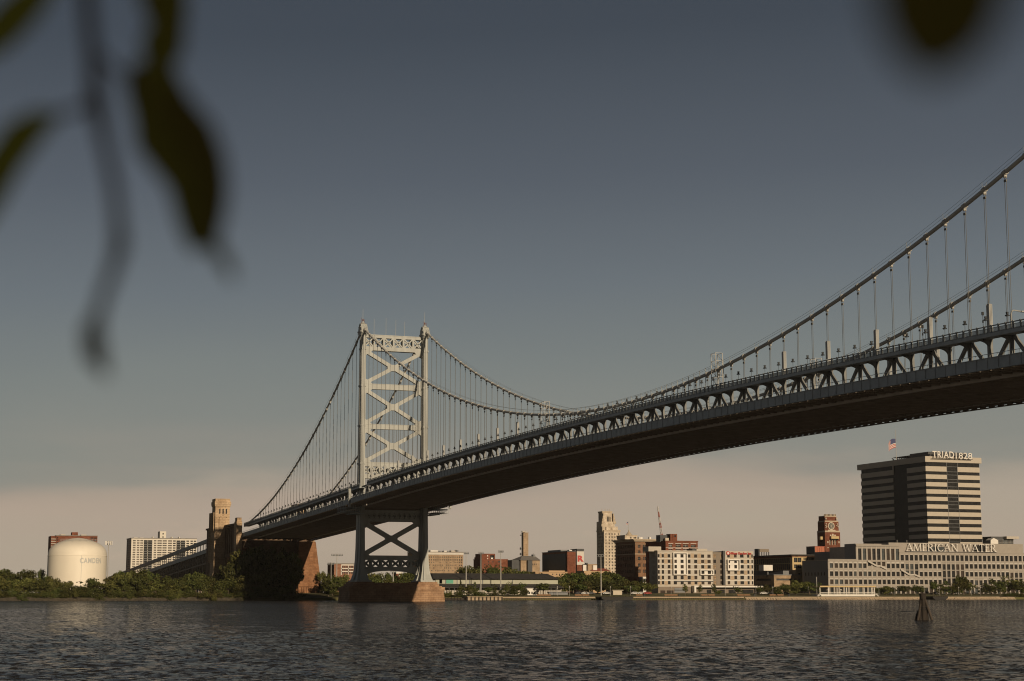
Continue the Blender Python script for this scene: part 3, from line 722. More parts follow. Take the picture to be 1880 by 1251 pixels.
# ------------------------------------------------------------------ anchorage and approach viaduct
AN = thing('stone_anchorage', (215,0,3), 'massive tan stone anchorage with a tall square tower at the far end of the bridge', 'anchorage')
mb = MB()
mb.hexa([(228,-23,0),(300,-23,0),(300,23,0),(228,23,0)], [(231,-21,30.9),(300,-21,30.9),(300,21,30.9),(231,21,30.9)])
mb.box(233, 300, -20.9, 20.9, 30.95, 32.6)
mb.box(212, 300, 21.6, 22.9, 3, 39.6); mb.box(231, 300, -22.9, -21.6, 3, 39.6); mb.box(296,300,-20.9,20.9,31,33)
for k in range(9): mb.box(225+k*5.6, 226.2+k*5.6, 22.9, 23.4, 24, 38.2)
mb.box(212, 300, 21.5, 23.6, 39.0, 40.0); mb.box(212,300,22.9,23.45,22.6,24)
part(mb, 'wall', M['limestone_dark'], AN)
PX0 = 219.5
for sg, top in ((-1, 31.0), (1, 27.5)):
    mb = MB()      # battered end pier at the front corner
    def HX(x0, x1, ya, yb, za, x2, yc, yd, zb):
        ya, yb, yc, yd = [sg*v for v in (ya, yb, yc, yd)]
        mb.hexa([(x0,ya,za),(x1,ya,za),(x1,yb,za),(x0,yb,za)], [(x2,yc,zb),(x1,yc,zb),(x1,yd,zb),(x2,yd,zb)])
    HX(PX0, PX0+16, 26.0, 10.5, 0, PX0+.8, 25.4, 11.0, 7); mb.box(PX0+.3, PX0+16, sg*25.8, sg*10.7, 7, 8)
    HX(PX0+1.2, PX0+16, 25.0, 11.5, 8, PX0+5, 22.6, 13.5, top)
    for k in range(11): mb.box(PX0-.1, PX0+1.0, sg*(25.4-k*1.35), sg*(24.8-k*1.35), .5, 6.6)
    part(mb, 'end_pier', M['granite_red'], AN)
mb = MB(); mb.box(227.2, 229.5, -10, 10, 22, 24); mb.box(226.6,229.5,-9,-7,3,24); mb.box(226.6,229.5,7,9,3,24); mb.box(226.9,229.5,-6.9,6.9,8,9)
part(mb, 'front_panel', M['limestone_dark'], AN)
def stone_tower(s, Y0=18.0, Y1=26.2, X0=283.0, X1=301.0):
    # plan from the picture: west face 394..420.5, north side 388..394
    c_ = (Y0+Y1)/2
    mb = MB()
    def B(x0,x1,y0,y1,z0,z1): mb.box(x0,x1,s*y0,s*y1,z0,z1)
    B(X0-1.2, X1+1, Y0-.4, Y1+1.4, 0, 14); B(X0-.7, X1+.6, Y0-.2, Y1+.9, 14, 36)
    B(X0, X1, Y0, Y1+.5, 36, 50.2)
    B(X0-.9, X0-.1, Y0+2.0, Y1-1.6, 14, 44.2); B(X0-.5, X0-.05, Y0+2.6, Y1-2.2, 44.2, 45)
    B(X0-.35, X1+.35, Y0-.35, Y1+.85, 50.2, 51.0); B(X0-.55, X1+.55, Y0-.55, Y1+1.0, 51.0, 52.8); B(X0-.1, X1+.1, Y0-.1, Y1+.6, 52.8, 54.4)
    for k in range(4): B(X0+2+k*4, X0+3.2+k*4, Y1+.5, Y1+1.1, 20, 47)
    t = part(mb, 'tower', M['limestone'], AN)
    for yy in (c_-1.8, c_, c_+1.8):
        mb = MB(); mb.box(X0-.06, X0+.3, s*(yy-.35), s*(yy+.35), 46.2, 48.9); mb.build('window', M['glass'], t)
        mb = MB(); mb.box(X0-.05, X0+.3, s*(yy-.25), s*(yy+.25), 44.0 if yy != c_ else 45.3, 44.5 if yy != c_ else 45.6); mb.build('vent', M['glass'], t)
Y_ = yX(394, 245)-.5; stone_tower(1, yX(420.5, 245), Y_, 245.0, xY(388, Y_+.5)); stone_tower(-1, -yX(545.5, 283), -yX(559.5, 283)-.5)
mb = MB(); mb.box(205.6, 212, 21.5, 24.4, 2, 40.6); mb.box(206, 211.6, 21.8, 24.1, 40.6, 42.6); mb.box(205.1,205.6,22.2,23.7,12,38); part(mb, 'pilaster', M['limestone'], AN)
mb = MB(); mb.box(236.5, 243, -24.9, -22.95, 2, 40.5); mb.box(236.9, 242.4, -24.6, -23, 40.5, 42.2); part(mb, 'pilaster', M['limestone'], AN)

VI = thing('approach_viaduct', (302,0,3), 'dark steel approach viaduct sloping down to the left behind the stone tower', 'viaduct')
def zv(x): return 0
pa = onY(384.7, 988.2, 21.5); pb = onY(232, 1047, 21.5)
xa_, za_, xb_, zb_ = float(pa[0]), float(pa[2]), float(pb[0]), float(pb[2])
def vz(x): return za_+(zb_-za_)*(x-xa_)/(xb_-xa_)
VX = span(302, xb_+160, 9)
def vsweep(mb, xs, y0, y1, d0, d1):
    base = len(mb.v)
    for x in xs:
        z = vz(x); mb.v += [(x,y0,z+d0),(x,y1,z+d0),(x,y1,z+d1),(x,y0,z+d1)]
    for i in range(len(xs)-1):
        a = base+4*i
        for k in range(4): mb.f.append((a+k, a+4+k, a+4+(k+1) % 4, a+(k+1) % 4)); mb.m.append(0)
    e = base+4*(len(xs)-1); mb.f += [(base,base+1,base+2,base+3),(e+3,e+2,e+1,e)]; mb.m += [0,0]
VX = [x for x in VX if vz(x) > 9]
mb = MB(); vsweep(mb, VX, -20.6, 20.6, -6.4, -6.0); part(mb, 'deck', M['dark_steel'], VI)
for s in (1, -1):
    mb = MB(); vsweep(mb, VX, s*21.0, s*21.5, -1.9, 0); vsweep(mb, VX, s*19.5, s*21.0, -1.9, -1.6); vsweep(mb, VX, s*20.9, s*21.6, -2.0, -1.88)
    part(mb, 'walkway', M['rail'], VI)
    for x in span(VX[0]+1, VX[-1], 9.0):
        mb = MB(); mb.box(x-.4, x+.4, s*20.9, s*21.2, vz(x)-5.8, vz(x)-2.0)
        mb.box(x-.8, x+.8, s*20.93, s*21.17, vz(x)-2.5, vz(x)-2.01)
        part(mb, 'column', M['rail'], VI)
    mb = MB(); vsweep(mb, VX, s*20.7, s*21.5, -7.9, -5.6); part(mb, 'girder', M['fascia'], VI)
    mb = MB()
    for x in span(VX[0]+3, VX[-1], 8.4):
        z = vz(x)
        mb.box(x-.45, x+.45, s*20.2, s*21.0, 2, z-7.9)
        if True:
            mb.bar((x, s*20.6, z-8), (x+8.4, s*20.6, z-13.5), .5, .5); mb.bar((x, s*20.6, z-13.5), (x+8.4, s*20.6, z-8), .5, .5)
            mb.bar((x, s*20.6, z-13.6), (x+8.4, s*20.6, vz(x+8.4)-13.6), .6, .9)
    part(mb, 'lower_truss', M['dark_steel'], VI)
# ------------------------------------------------------------------ the city on the far bank
SHORE = 128.0
def facade(mb, axis, P, a0, a1, z0, z1, wins, dep, sgn, mi=0, rmi=0):
    """wall on the plane x=P (axis x) or y=P (axis y) with real openings; sgn = inward direction"""
    us = sorted(set([a0, a1]+[v for w in wins for v in w[:2] if a0 < v < a1])); zs = sorted(set([z0, z1]+[v for w in wins for v in w[2:4] if z0 < v < z1]))
    def V(u, z, d=0): return (P+sgn*d, u, z) if axis == 'x' else (u, P+sgn*d, z)
    for i in range(len(us)-1):
        run = None
        for j in range(len(zs)):
            solid = False
            if j < len(zs)-1:
                um, zm = (us[i]+us[i+1])/2, (zs[j]+zs[j+1])/2
                solid = not any(w[0] < um < w[1] and w[2] < zm < w[3] for w in wins)
            if solid and run is None: run = zs[j]
            if not solid and run is not None:
                mb.add([V(us[i], run), V(us[i+1], run), V(us[i+1], zs[j]), V(us[i], zs[j])], [(0,1,2,3)], mi); run = None
    for w in wins:
        a, b, c, d = w[:4]
        for q in ([V(a,c), V(a,d), V(a,d,dep), V(a,c,dep)], [V(b,c), V(b,d), V(b,d,dep), V(b,c,dep)],
                  [V(a,c), V(b,c), V(b,c,dep), V(a,c,dep)], [V(a,d), V(b,d), V(b,d,dep), V(a,d,dep)]): mb.add(q, [(0,1,2,3)], rmi)
PANE = {}
def pane_mesh(axis, w, h, gm, fm):
    key = (axis, round(w, 2), round(h, 2), gm, fm)
    if key not in PANE:
        mb = MB()
        def B(u0, u1, z0, z1, d0, d1, mi):
            if axis == 'x': mb.box(d0, d1, u0, u1, z0, z1, mi)
            else: mb.box(u0, u1, d0, d1, z0, z1, mi)
        B(-w/2, w/2, 0, h, -.03, .03, 0)
        t = min(.09, w*.06)
        B(-t/2, t/2, 0, h, -.07, -.032, 1); B(-w/2, w/2, h*.5-t/2, h*.5+t/2, -.075, -.033, 1)
        me = mb.mesh('window', [M[gm], M[fm]]); fixn(me); PANE[key] = me
    return PANE[key]
def glaze(parent, axis, P, wins, dep, sgn, glass, frame='greymetal', cap=100, name='window', count=[0]):
    """panes for the openings; the first `cap` as parts, the rest as one"""
    n = parent.get('_n', 0); rest = MB()
    for w in wins:
        g = w[4] if len(w) > 4 else (random.choice(glass) if isinstance(glass, (list, tuple)) else glass)
        me = pane_mesh(axis, w[1]-w[0], w[3]-w[2], g, frame)
        d = P+sgn*(dep-.08)
        loc = Vector((d, (w[0]+w[1])/2, w[2])) if axis == 'x' else Vector(((w[0]+w[1])/2, d, w[2]))
        if n < cap:
            o = link(name, me, parent); o.location = o.location+loc; n += 1
        else:
            vs = [tuple(v.co+loc) for v in me.vertices]
            rest.add(vs, [tuple(p.vertices) for p in me.polygons])
    parent['_n'] = n
    return rest
def solid(mb, x0, x1, y0, y1, z0, z1, west=(), north=(), dep=.3, mi=0, rmi=0):
    """box with openings in its west (x0) and north (y1) faces"""
    facade(mb, 'x', x0, y0, y1, z0, z1, list(west), dep, 1, mi, rmi)
    facade(mb, 'y', y1, x0, x1, z0, z1, list(north), dep, -1, mi, rmi)
    mb.add([(x1,y0,z0),(x1,y1,z0),(x1,y1,z1),(x1,y0,z1)], [(0,1,2,3)], mi)
    mb.add([(x0,y0,z0),(x1,y0,z0),(x1,y0,z1),(x0,y0,z1)], [(0,1,2,3)], mi)
    mb.add([(x0,y0,z1),(x1,y0,z1),(x1,y1,z1),(x0,y1,z1)], [(0,1,2,3)], mi)
def core(mb, x0, x1, y0, y1, z0, z1, dep): mb.box(x0+dep, x1-.2, y0+.2, y1-dep, z0, z1-.1)
def grid(us, zs, skip=lambda i, j: False): return [(min(a,b), max(a,b), min(c,d), max(c,d)) for i, (a, b) in enumerate(us) for j, (c, d) in enumerate(zs) if not skip(i, j)]
def cY(X, L): return [(yX(a, X), yX(b, X)) for a, b in L]
def rZ(X, px, L): return [(zX(px, a, X), zX(px, b, X)) for a, b in L]
def even(a, b, n, frac): # n windows between a and b filling frac of the pitch
    p = (b-a)/n; return [(a+p*(i+.5-frac/2), a+p*(i+.5+frac/2)) for i in range(n)]
class Bld:
    """a building whose west face shows between px l..r (roof at py t) and whose north side recedes to px nl"""
    def __init__(s, name, label, cat, X, l, r, t, nl=None, depth=None, base=2.5, group=None):
        s.X = X; s.y1 = yX(l, X); s.y0 = yX(r, X); s.z1 = zX((l+r)/2, t, X); s.z0 = base
        s.xe = xY(nl, s.y1) if nl is not None else X+(depth or 20)
        if depth: s.xe = min(s.xe, X+depth) if nl is None else s.xe
        s.root = thing(name, (X, (s.y0+s.y1)/2, base), label, cat, group); s.mid = (l+r)/2
    def Z(s, py): return zX(s.mid, py, s.X)
    def Y(s, px): return yX(px, s.X)
    def walls(s, m, west=(), north=(), dep=.3, glass='glass', frame='greymetal', rm=None, z1=None, parapet=.5, roofm='roofgrey', cap=.25):
        mb = MB(); z1 = z1 or s.z1
        solid(mb, s.X, s.xe, s.y0, s.y1, s.z0, z1, west, north, dep, 0, 1 if rm else 0)
        o = mb.build('wall', [M[m], M[rm]] if rm else M[m], s.root); fixn_light(o)
        mb = MB(); mb.box(s.X+.4, s.xe-.4, s.y0+.4, s.y1-.4, z1+.01, z1+.12)
        if parapet:
            for b in ((s.X-cap, s.X+.35, s.y0-cap, s.y1+cap), (s.xe-.35, s.xe+cap, s.y0-cap, s.y1+cap)): mb.box(*b, z1+.005, z1+parapet)
            for b in ((s.X+.35, s.xe-.35, s.y1-.35, s.y1+cap), (s.X+.35, s.xe-.35, s.y0-cap, s.y0+.35)): mb.box(*b, z1+.005, z1+parapet)
        mb.build('roof', M[roofm], s.root)
        r1 = glaze(s.root, 'x', s.X, west, dep, 1, glass, frame); r2 = glaze(s.root, 'y', s.y1, north, dep, -1, glass, frame)
        r1.add(r2.v, r2.f)
        if r1.v: r1.build('window', M['glass'], s.root)['kind'] = 'stuff'
        if '_n' in s.root: del s.root['_n']
        return o
    def box(s, name, m, x0, x1, y0, y1, z0, z1, parent=None):
        mb = MB(); mb.box(x0, x1, y0, y1, z0, z1); return mb.build(name, M[m], parent or s.root)
    def pbox(s, name, m, l, r, t, b, dx0, dx1):      # box given by px/py on the west plane, thickness dx
        return s.box(name, m, s.X+dx0, s.X+dx1, s.Y(r), s.Y(l), s.Z(b), s.Z(t))
def fixn_light(o): pass
def text_mesh(body, bold=0.0, ext=.12, spacing=1.0):
    cu = bpy.data.curves.new('lettering', 'FONT'); cu.body = body; cu.extrude = ext; cu.offset = bold; cu.space_character = spacing; cu.resolution_u = 3
    ob = bpy.data.objects.new('lettering', cu); COL.objects.link(ob)
    dg = bpy.context.evaluated_depsgraph_get(); me = bpy.data.meshes.new_from_object(ob.evaluated_get(dg))
    bpy.data.objects.remove(ob); return me
def west_sign(parent, body, m, X, yl, yr, zb, zt, bold=0.0, ext=.25, spacing=1.0, name='lettering'):
    """letters standing on the plane x = X, read from the west, fitted to the box"""
    me = text_mesh(body, bold, .1, spacing); co = np.array([v.co[:] for v in me.vertices])
    mn, mx = co.min(0), co.max(0); co = (co-mn)/np.maximum(mx-mn, 1e-6)
    out = np.stack([X-ext*co[:, 2], yl+(yr-yl)*co[:, 0], zb+(zt-zb)*co[:, 1]], -1)
    for v, c in zip(me.vertices, out): v.co = c
    me.materials.clear(); me.materials.append(M[m]); me.name = name; fixn(me)
    return link(name, me, parent)
# serif capitals drawn with a broad pen: (x0,y0,x1,y1,weight)
SER = {
 'A': (.78, [(.04,0,.36,1,.5),(.36,1,.74,0,1),(.14,.34,.60,.34,.5),(-.04,0,.16,0,.45),(.6,0,.86,0,.45)]),
 'M': (1.0, [(.1,0,.14,1,.5),(.14,1,.5,.06,1),(.5,.06,.86,1,.5),(.86,1,.9,0,1),(0,0,.2,0,.45),(.78,0,1.0,0,.45)]),
 'E': (.56, [(.1,0,.1,1,1),(.1,.98,.5,.98,.5),(.1,.52,.42,.52,.5),(.1,.02,.52,.02,.5),(.5,.98,.5,.84,.4),(.52,.02,.54,.18,.4),(0,.02,.1,.02,.45),(0,.98,.1,.98,.45)]),
 'R': (.70, [(.1,0,.1,1,1),(.1,.98,.4,.97,.5),(.4,.97,.53,.86,.8),(.53,.86,.53,.68,1),(.53,.68,.4,.53,.8),(.4,.53,.1,.5,.5),(.3,.5,.66,0,1),(.6,.0,.78,0,.45),(0,.02,.22,.02,.45),(0,.98,.1,.98,.45)]),
 'I': (.26, [(.13,0,.13,1,1),(0,.02,.26,.02,.45),(0,.98,.26,.98,.45)]),
 'C': (.76, [(.72,.82,.58,.95,.6),(.58,.95,.38,.99,.6),(.38,.99,.17,.86,.8),(.17,.86,.07,.62,1),(.07,.62,.07,.38,1),(.07,.38,.17,.14,1),(.17,.14,.38,.01,.8),(.38,.01,.58,.04,.6),(.58,.04,.74,.18,.6),(.72,.97,.72,.76,.45)]),
 'N': (.84, [(.12,0,.12,1,.5),(.12,1,.74,0,1),(.74,0,.74,1,.5),(0,.02,.24,.02,.45),(.62,.98,.86,.98,.45),(0,.98,.14,.98,.45)]),
 'W': (1.1, [(.1,1,.34,0,1),(.34,0,.56,.95,.5),(.56,.95,.8,0,1),(.8,0,1.02,1,.5),(0,.98,.22,.98,.45),(.9,.98,1.12,.98,.45)]),
 'T': (.68, [(.34,0,.34,1,1),(.04,.97,.64,.97,.5),(.04,.97,.03,.82,.45),(.64,.97,.65,.82,.45),(.24,.02,.44,.02,.45)])}
def serif_sign(parent, body, m, X, yl, yr, zb, zt, ext=.4):
    x = 0; segs = []
    for ch in body:
        if ch == ' ': x += .5; continue
        w, ss = SER[ch]
        segs.append((x, ss)); x += w+.12
    tot = x-.12; H = zt-zb; sx = (yr-yl)/tot
    for k, (ox, ss) in enumerate(segs):
        mb = MB()
        for i, (a, b, c, d, wt) in enumerate(ss):
            p = Vector((X-ext/2-.001*i, yl+(ox+a)*sx, zb+b*H)); q = Vector((X-ext/2-.001*i, yl+(ox+c)*sx, zb+d*H))
            dd = (q-p).normalized()*.12*H*.3
            mb.bar(p-dd*.5, q+dd*.5, .115*H*wt, ext, (1,0,0))
        mb.build('letter', M[m], parent)
# ---- water tank
def tank():
    X = 190.0; Y = yX(143, X); R = abs(yX(88, X)-yX(198, X))/2*.985; zt = zX(143, 988, X-R*.0); zw = zX(143, 1020, X-R*.6)
    t = thing('water_tank', (X, Y, 2.6), 'large round cream water tank with a domed top standing behind the trees on the left', 'water tank')
    prof = [(R, 2.0), (R, 2.05), (R, 2.1), (R, zw-.32), (R, zw-.3), (R+.12, zw-.26), (R+.12, zw+.02), (R-.03, zw+.06), (R-.03, zw+.1)]
    H = zt-zw
    for a, h in ((.998,.06),(.99,.16),(.97,.28),(.93,.40),(.87,.51),(.79,.61),(.68,.71),(.56,.79),(.43,.865),(.3,.925),(.16,.97),(.04,.995)):
        prof.append(((R-.03)*a, zw+.1+H*h))
    mb = MB(); mb.lathe(prof, (X, Y, 0), 72); part(mb, 'shell', M['tankwhite'], t, smooth=False)
    for p in t.children[0].data.polygons: p.use_smooth = abs(p.normal.z) > .1 or True
    mb = MB(); th = math.radians(182); 
    px_, py_ = X+(R+.06)*math.cos(th), Y+(R+.06)*math.sin(th)
    mb.box(px_-.08, px_+.05, py_-.09, py_+.09, 2, zw); mb.build('seam_pipe', M['letter_faded'], t)
    mb = MB(); pts = [(X+R*.62*math.cos(a), Y+R*.62*math.sin(a), 0) for a in np.linspace(0, 6.283, 33)]
    zr = zw+H*.80
    for dz in (.6, 1.1): mb.tube([(a, b, zr+dz) for a, b, c in pts], .04, 4)
    for a, b, c in pts[::2]: mb.tube([(a, b, zr-.6), (a, b, zr+1.1)], .04, 4)
    mb.build('handrail', M['letter_faded'], t)
    # faded name painted on the curved wall
    me = text_mesh('CAMDEN', .035, .0, 1.15); co = np.array([v.co[:] for v in me.vertices]); mn, mx = co.min(0), co.max(0); co = (co-mn)/np.maximum(mx-mn, 1e-6)
    zt2, zb2 = zX(160, 1024.5, X-R), zX(160, 1034.5, X-R)
    ya, yb = yX(147.5, X-R), yX(186.5, X-R*.75)
    aa, ab = math.asin(max(-1, (ya-Y)/R)), math.asin(max(-1, min(1, (yb-Y)/R)))
    for v, c in zip(me.vertices, co):
        a = math.pi-(aa+(ab-aa)*c[0]); v.co = (X+(R+.05)*math.cos(a), Y+(R+.05)*math.sin(a), zb2+(zt2-zb2)*c[1])
    me.materials.clear(); me.materials.append(M['letter_faded']); link('lettering', me, t)
tank()
# ---- apartment blocks on the left
def apartments_white():
    X = 620.0
    b = Bld('apartment_tower', 'wide white apartment block with dark balcony columns left of the stone tower', 'apartment building', X, 241, 361, 989.5, nl=232.5, base=3)
    cols = cY(X, [(244,249),(251.5,256),(257.5,262.5),(282.5,287),(289,297),(298.5,306),(308.5,315.5),(317.5,322.5),(342,347),(349.5,354),(355.5,360)])
    ys = [(992.3+i*4.28, 994.6+i*4.28) for i in range(15)]
    rows = rZ(X, 300, ys)
    balc = cY(X, [(264,271),(271.6,279.5),(324,331),(331.6,340)])
    wins = grid(cols, rows)+[w+('glass_warm',) for w in grid(balc, rZ(X, 300, [(992.3+i*4.28, 995.3+i*4.28) for i in range(15)]))]
    nz = rows; nx = even(X+1, b.xe-1, 3, .7)
    wins_cap = wins
    b.walls('whitewall', wins_cap, grid(nx, nz), dep=.6, glass=['glass_warm','glass'], frame='concrete')
    mb = MB()
    for (a, c) in ((264,279.5),(324,340)):
        for i in range(15): mb.box(X-.9, X+.0, b.Y(c), b.Y(a), b.Z(996.2+i*4.28), b.Z(995.4+i*4.28))
    mb.build('balcony_slabs', M['greymetal'], b.root)
    ph = b.box('penthouse', 'whitewall', X+4, X+14, b.Y(306), b.Y(294.5), b.z1, b.Z(975.5))
    for q in (979.5, 985.5): b.box('vent', 'glass', X+3.9, X+4.1, b.Y(301.5), b.Y(299.3), b.Z(q+1.8), b.Z(q-.8), ph)
    for l, r, t in ((247,254,987.3),(258,265,987.4),(281.5,283.5,985.5),(316.5,318.5,985.5),(330,332,985.5),(334,342,987.6)): b.box('chimney', 'whitewall', X+5, X+9, b.Y(r), b.Y(l), b.z1, b.Z(t))
apartments_white()
def apartments_brick():
    X = 640.0
    b = Bld('apartment_tower', 'red brick apartment block rising behind the domed water tank', 'apartment building', X, 103, 178.5, 984.5, nl=None, depth=26, base=3)
    cols = cY(X, [(104,106.5),(166,171),(172,177.5)])
    rows = rZ(X, 140, [(987+i*4.3, 989.4+i*4.3) for i in range(9)])
    b.walls('brick', grid(cols, rows), dep=1.0, glass='glass', frame='brick_dark')
    b.box('balcony_wing', 'brick_dark', X+2, X+22, b.y1, b.Y(93.5), 3, b.z1)
    mb = MB()
    for i in range(9): mb.box(X+1.2, X+2, b.Y(102.8), b.Y(93.8), b.Z(991+i*4.3), b.Z(989.6+i*4.3))
    mb.build('balcony_slabs', M['concrete'], b.root)
    b.box('penthouse', 'brick', X+6, X+14, b.Y(144), b.Y(133), b.z1, b.Z(977))
    for l, r in ((112,121),(150,160)): b.box('roof_hut', 'concrete', X+6, X+14, b.Y(r), b.Y(l), b.z1, b.Z(981.2))
apartments_brick()
def cell_mast():
    X = 210.0; Y = yX(199.5, X); zt = zX(199.5, 993, X)
    t = thing('antenna_mast', (X, Y, 3), 'slim antenna mast with a ring of white panel antennas beside the water tank', 'antenna mast')
    mb = MB(); mb.tube([(X,Y,2.5),(X,Y,zt)], [.28,.16], 8); mb.build('pole', M['pole'], t)
    mb = MB()
    for z in (zt-1.9, zt-.4): mb.tube([(X+1.5*math.cos(a), Y+1.5*math.sin(a), z) for a in np.linspace(0, 6.28, 13)], .06, 4)
    for a in np.linspace(0, 6.28, 7)[:-1]: mb.bar((X,Y,zt-1.5), (X+1.5*math.cos(a), Y+1.5*math.sin(a), zt-1.5), .08, .08)
    mb.build('antenna_frame', M['pole'], t)
    for a in np.linspace(.2, 6.48, 10)[:-1]:
        mb = MB(); x, y = X+1.65*math.cos(a), Y+1.65*math.sin(a); mb.box(x-.14, x+.14, y-.16, y+.16, zt-2.2, zt-.2); mb.build('panel_antenna', M['white'], t)
cell_mast()
# ---- between the stone anchorage and the tower
def brick_offices():
    X = 330.0
    b = Bld('office_block', 'pink brick office block with white window bands left of the tower pier', 'office building', X, 614, 650, 1036, nl=602, base=3)
    cols = cY(X, [(628,631),(632,635),(636,639),(641,644),(645,648.5)]); rows = rZ(X, 632, [(1040,1042.6),(1045.5,1048),(1051,1053.5)])
    b.walls('brick_pink', grid(cols, rows), grid(even(X+2, b.xe-2, 5, .5), rows), dep=.4, glass='glass')
    mb = MB()
    for t, c in ((1036.5,1038.6),(1043.2,1045),(1048.6,1050.4)): mb.box(X-.25, X-.01, b.Y(649.5), b.Y(627), b.Z(c), b.Z(t))
    mb.box(X-.25, X-.01, b.Y(627.9), b.Y(626.4), b.Z(1056), b.Z(1038.6)); mb.box(X-.25, X-.01, b.Y(640.6), b.Y(639.6), b.Z(1056), b.Z(1038.6)); mb.build('white_bands', M['concrete_panel'], b.root)
brick_offices()
def brick_kiosk():
    X = 240.0
    b = Bld('pump_house', 'small red brick pump house with a white cornice seen through the tower legs', 'pump house', X, 728.5, 738.5, 1053.5, depth=8, base=3)
    w = [(b.Y(736), b.Y(731), b.Z(1058.5), b.Z(1055.5))]
    b.walls('brick', w, dep=.3, glass='shedwall', frame='white', roofm='white', parapet=.8)
brick_kiosk()
def tan_offices():
    X = 520.0
    b = Bld('office_block', 'tan office block with rows of square windows right behind the tower leg', 'office building', X, 770, 850.5, 1014.5, depth=30, base=3)
    cols = [(787.8+i*3.92, 789.6+i*3.92) for i in range(16)]; cols = [(775.8+i*3.92, 777.6+i*3.92) for i in range(3)]+cols
    rows = [(1022,1024.4),(1026.6,1029.4),(1032,1034),(1037,1039.3),(1042,1044.2),(1047,1049)]
    wins = [w+(('glass',) if w[3] > zX(810,1030,X) or random.random() < .22 else ('tanbrick' if random.random() < .5 else 'glass_warm',)) for w in grid(cY(X, cols), rZ(X, 810, rows))]
    b.walls('tanbrick', wins, dep=.3, frame='concrete')
    mb = MB(); mb.box(X-.35, X-.01, b.y0-.2, b.y1, b.Z(1018.6), b.Z(1014.8)); mb.build('cornice', M['concrete_panel'], b.root)
    for l, r, t, m in ((795,809,1010.5,'white'),(812,815,1012,'greymetal'),(820,825,1011,'white'),(827,830,1012,'greymetal'),(833,841,1010.5,'concrete'),(843,846.5,1009.5,'greymetal')):
        b.box('roof_unit', m, X+6, X+11, b.Y(r), b.Y(l), b.z1, b.Z(t))
    mb = MB()
    for q in (806, 822, 835, 844): mb.tube([(X+9, b.Y(q), b.z1), (X+9, b.Y(q), b.Z(1008.5))], .12, 5)
    mb.build('vent_pipe', M['pole'], b.root)
tan_offices()
def brick_steps():
    X = 380.0
    b = Bld('apartment_block', 'stepped red brick block with a taller left half behind the stadium lights', 'brick building', X, 884.5, 932, 1028.2, nl=869.5, base=3)
    wins = [(b.Y(r), b.Y(l), b.Z(d), b.Z(c)) for l, r, c, d in ((896,898.3,1030.5,1033),(904,906,1030.5,1033),(914,918,1030.5,1033),(889,891,1036,1038.4),(896,898,1036,1038.4))]
    b.walls('brick', wins, [], dep=.3, roofm='brick')
    mb = MB(); w2 = [(b.Y(r), b.Y(l), b.Z(d), b.Z(c)) for l, r, c, d in ((900,907.5,1019.8,1027.5),)]
    solid(mb, X, X+13, b.Y(909), b.y1, b.z1, b.Z(1017), w2, [], 1.0); u = mb.build('upper_storey', M['brick'], b.root)
    glaze(b.root, 'x', X, w2, 1.0, 1, 'glass'); del b.root['_n']
    b.box('roof_unit', 'white', X-.05, X+.6, b.Y(905), b.Y(901.5), b.Z(1027.6), b.Z(1024.3)); b.box('vent', 'white', X-.1, X+.05, b.Y(896), b.Y(894.4), b.Z(1022), b.Z(1019.8)); b.box('vent', 'white', X-.1, X+.05, b.Y(896), b.Y(894.4), b.Z(1027.8), b.Z(1025.2))
    b.box('stair_tower', 'brick_dark', X+14, b.xe-3, b.y1-8, b.y1+.3, b.z1, b.Z(1023))
brick_steps()
def long_shed():
    X = 172.0; ye, y1 = yX(1024, X), yX(800, X); Z = lambda py: zX(900, py, X)
    t = thing('warehouse', (X, (ye+y1)/2, 2.5), 'long low shed with a dark roof and pale green wall panels along the far bank', 'warehouse')
    mb = MB(); mb.box(X, X+26, ye, y1, 2, Z(1063)); mb.build('wall', M['shedwall'], t)
    mb = MB(); mb.add([(X-1.6,ye-1,Z(1063.6)),(X-1.6,y1+1.5,Z(1063.6)),(X+27.5,y1+1.5,Z(1063.6)),(X+27.5,ye-1,Z(1063.6)),(X+11,ye+2,Z(1054.8)+.6),(X+11,y1-1.5,Z(1054.8)+.6),(X+15,y1-1.5,Z(1054.8)+.6),(X+15,ye+2,Z(1054.8)+.6)],
                      [(0,1,2,3),(4,5,6,7),(0,1,5,4),(1,2,6,5),(2,3,7,6),(3,0,4,7)]); o = mb.build('roof', M['roofdark'], t); fixn(o.data)
    mb = MB(); mb.add([(X-9,ye,Z(1079)),(X-9,y1+1,Z(1079)),(X-.05,y1+1,Z(1072.4)),(X-.05,ye,Z(1072.4))]+[(X-9,ye,Z(1079)-.3),(X-9,y1+1,Z(1079)-.3),(X-.05,y1+1,Z(1072.4)-.3),(X-.05,ye,Z(1072.4)-.3)], [(0,1,2,3),(4,5,6,7),(0,1,5,4),(1,2,6,5),(2,3,7,6),(3,0,4,7)])
    o = mb.build('lean_to_roof', M['roofdark'], t); fixn(o.data)
    for l, r, m in ((807,817.5,'shedwall'),(819.5,832.5,'shedgreen'),(807,812,'shedgreen'),(887,899,'shedwall')):
        mb = MB(); mb.box(X-.12, X-.01-.002*(l % 3), yX(r, X), yX(l, X), Z(1071.8), Z(1064.6)); mb.build('door', M[m], t)
    mb = MB()
    for q in (818.5, 839.5, 862, 886, 941): mb.box(X-.3, X-.0, yX(q, X)-.18, yX(q, X)+.18, 2, Z(1063.5))
    for q in np.linspace(806, 1020, 24): mb.box(X-8.6, X-8.3, yX(q, X-8)-.12, yX(q, X-8)+.12, 2, Z(1079.5))
    mb.build('post', M['greymetal'], t)
    mb = MB(); mb.box(X-5, X-4.7, ye, y1, 2, Z(1081.5)); mb.build('low_wall', M['concrete'], t)
long_shed()
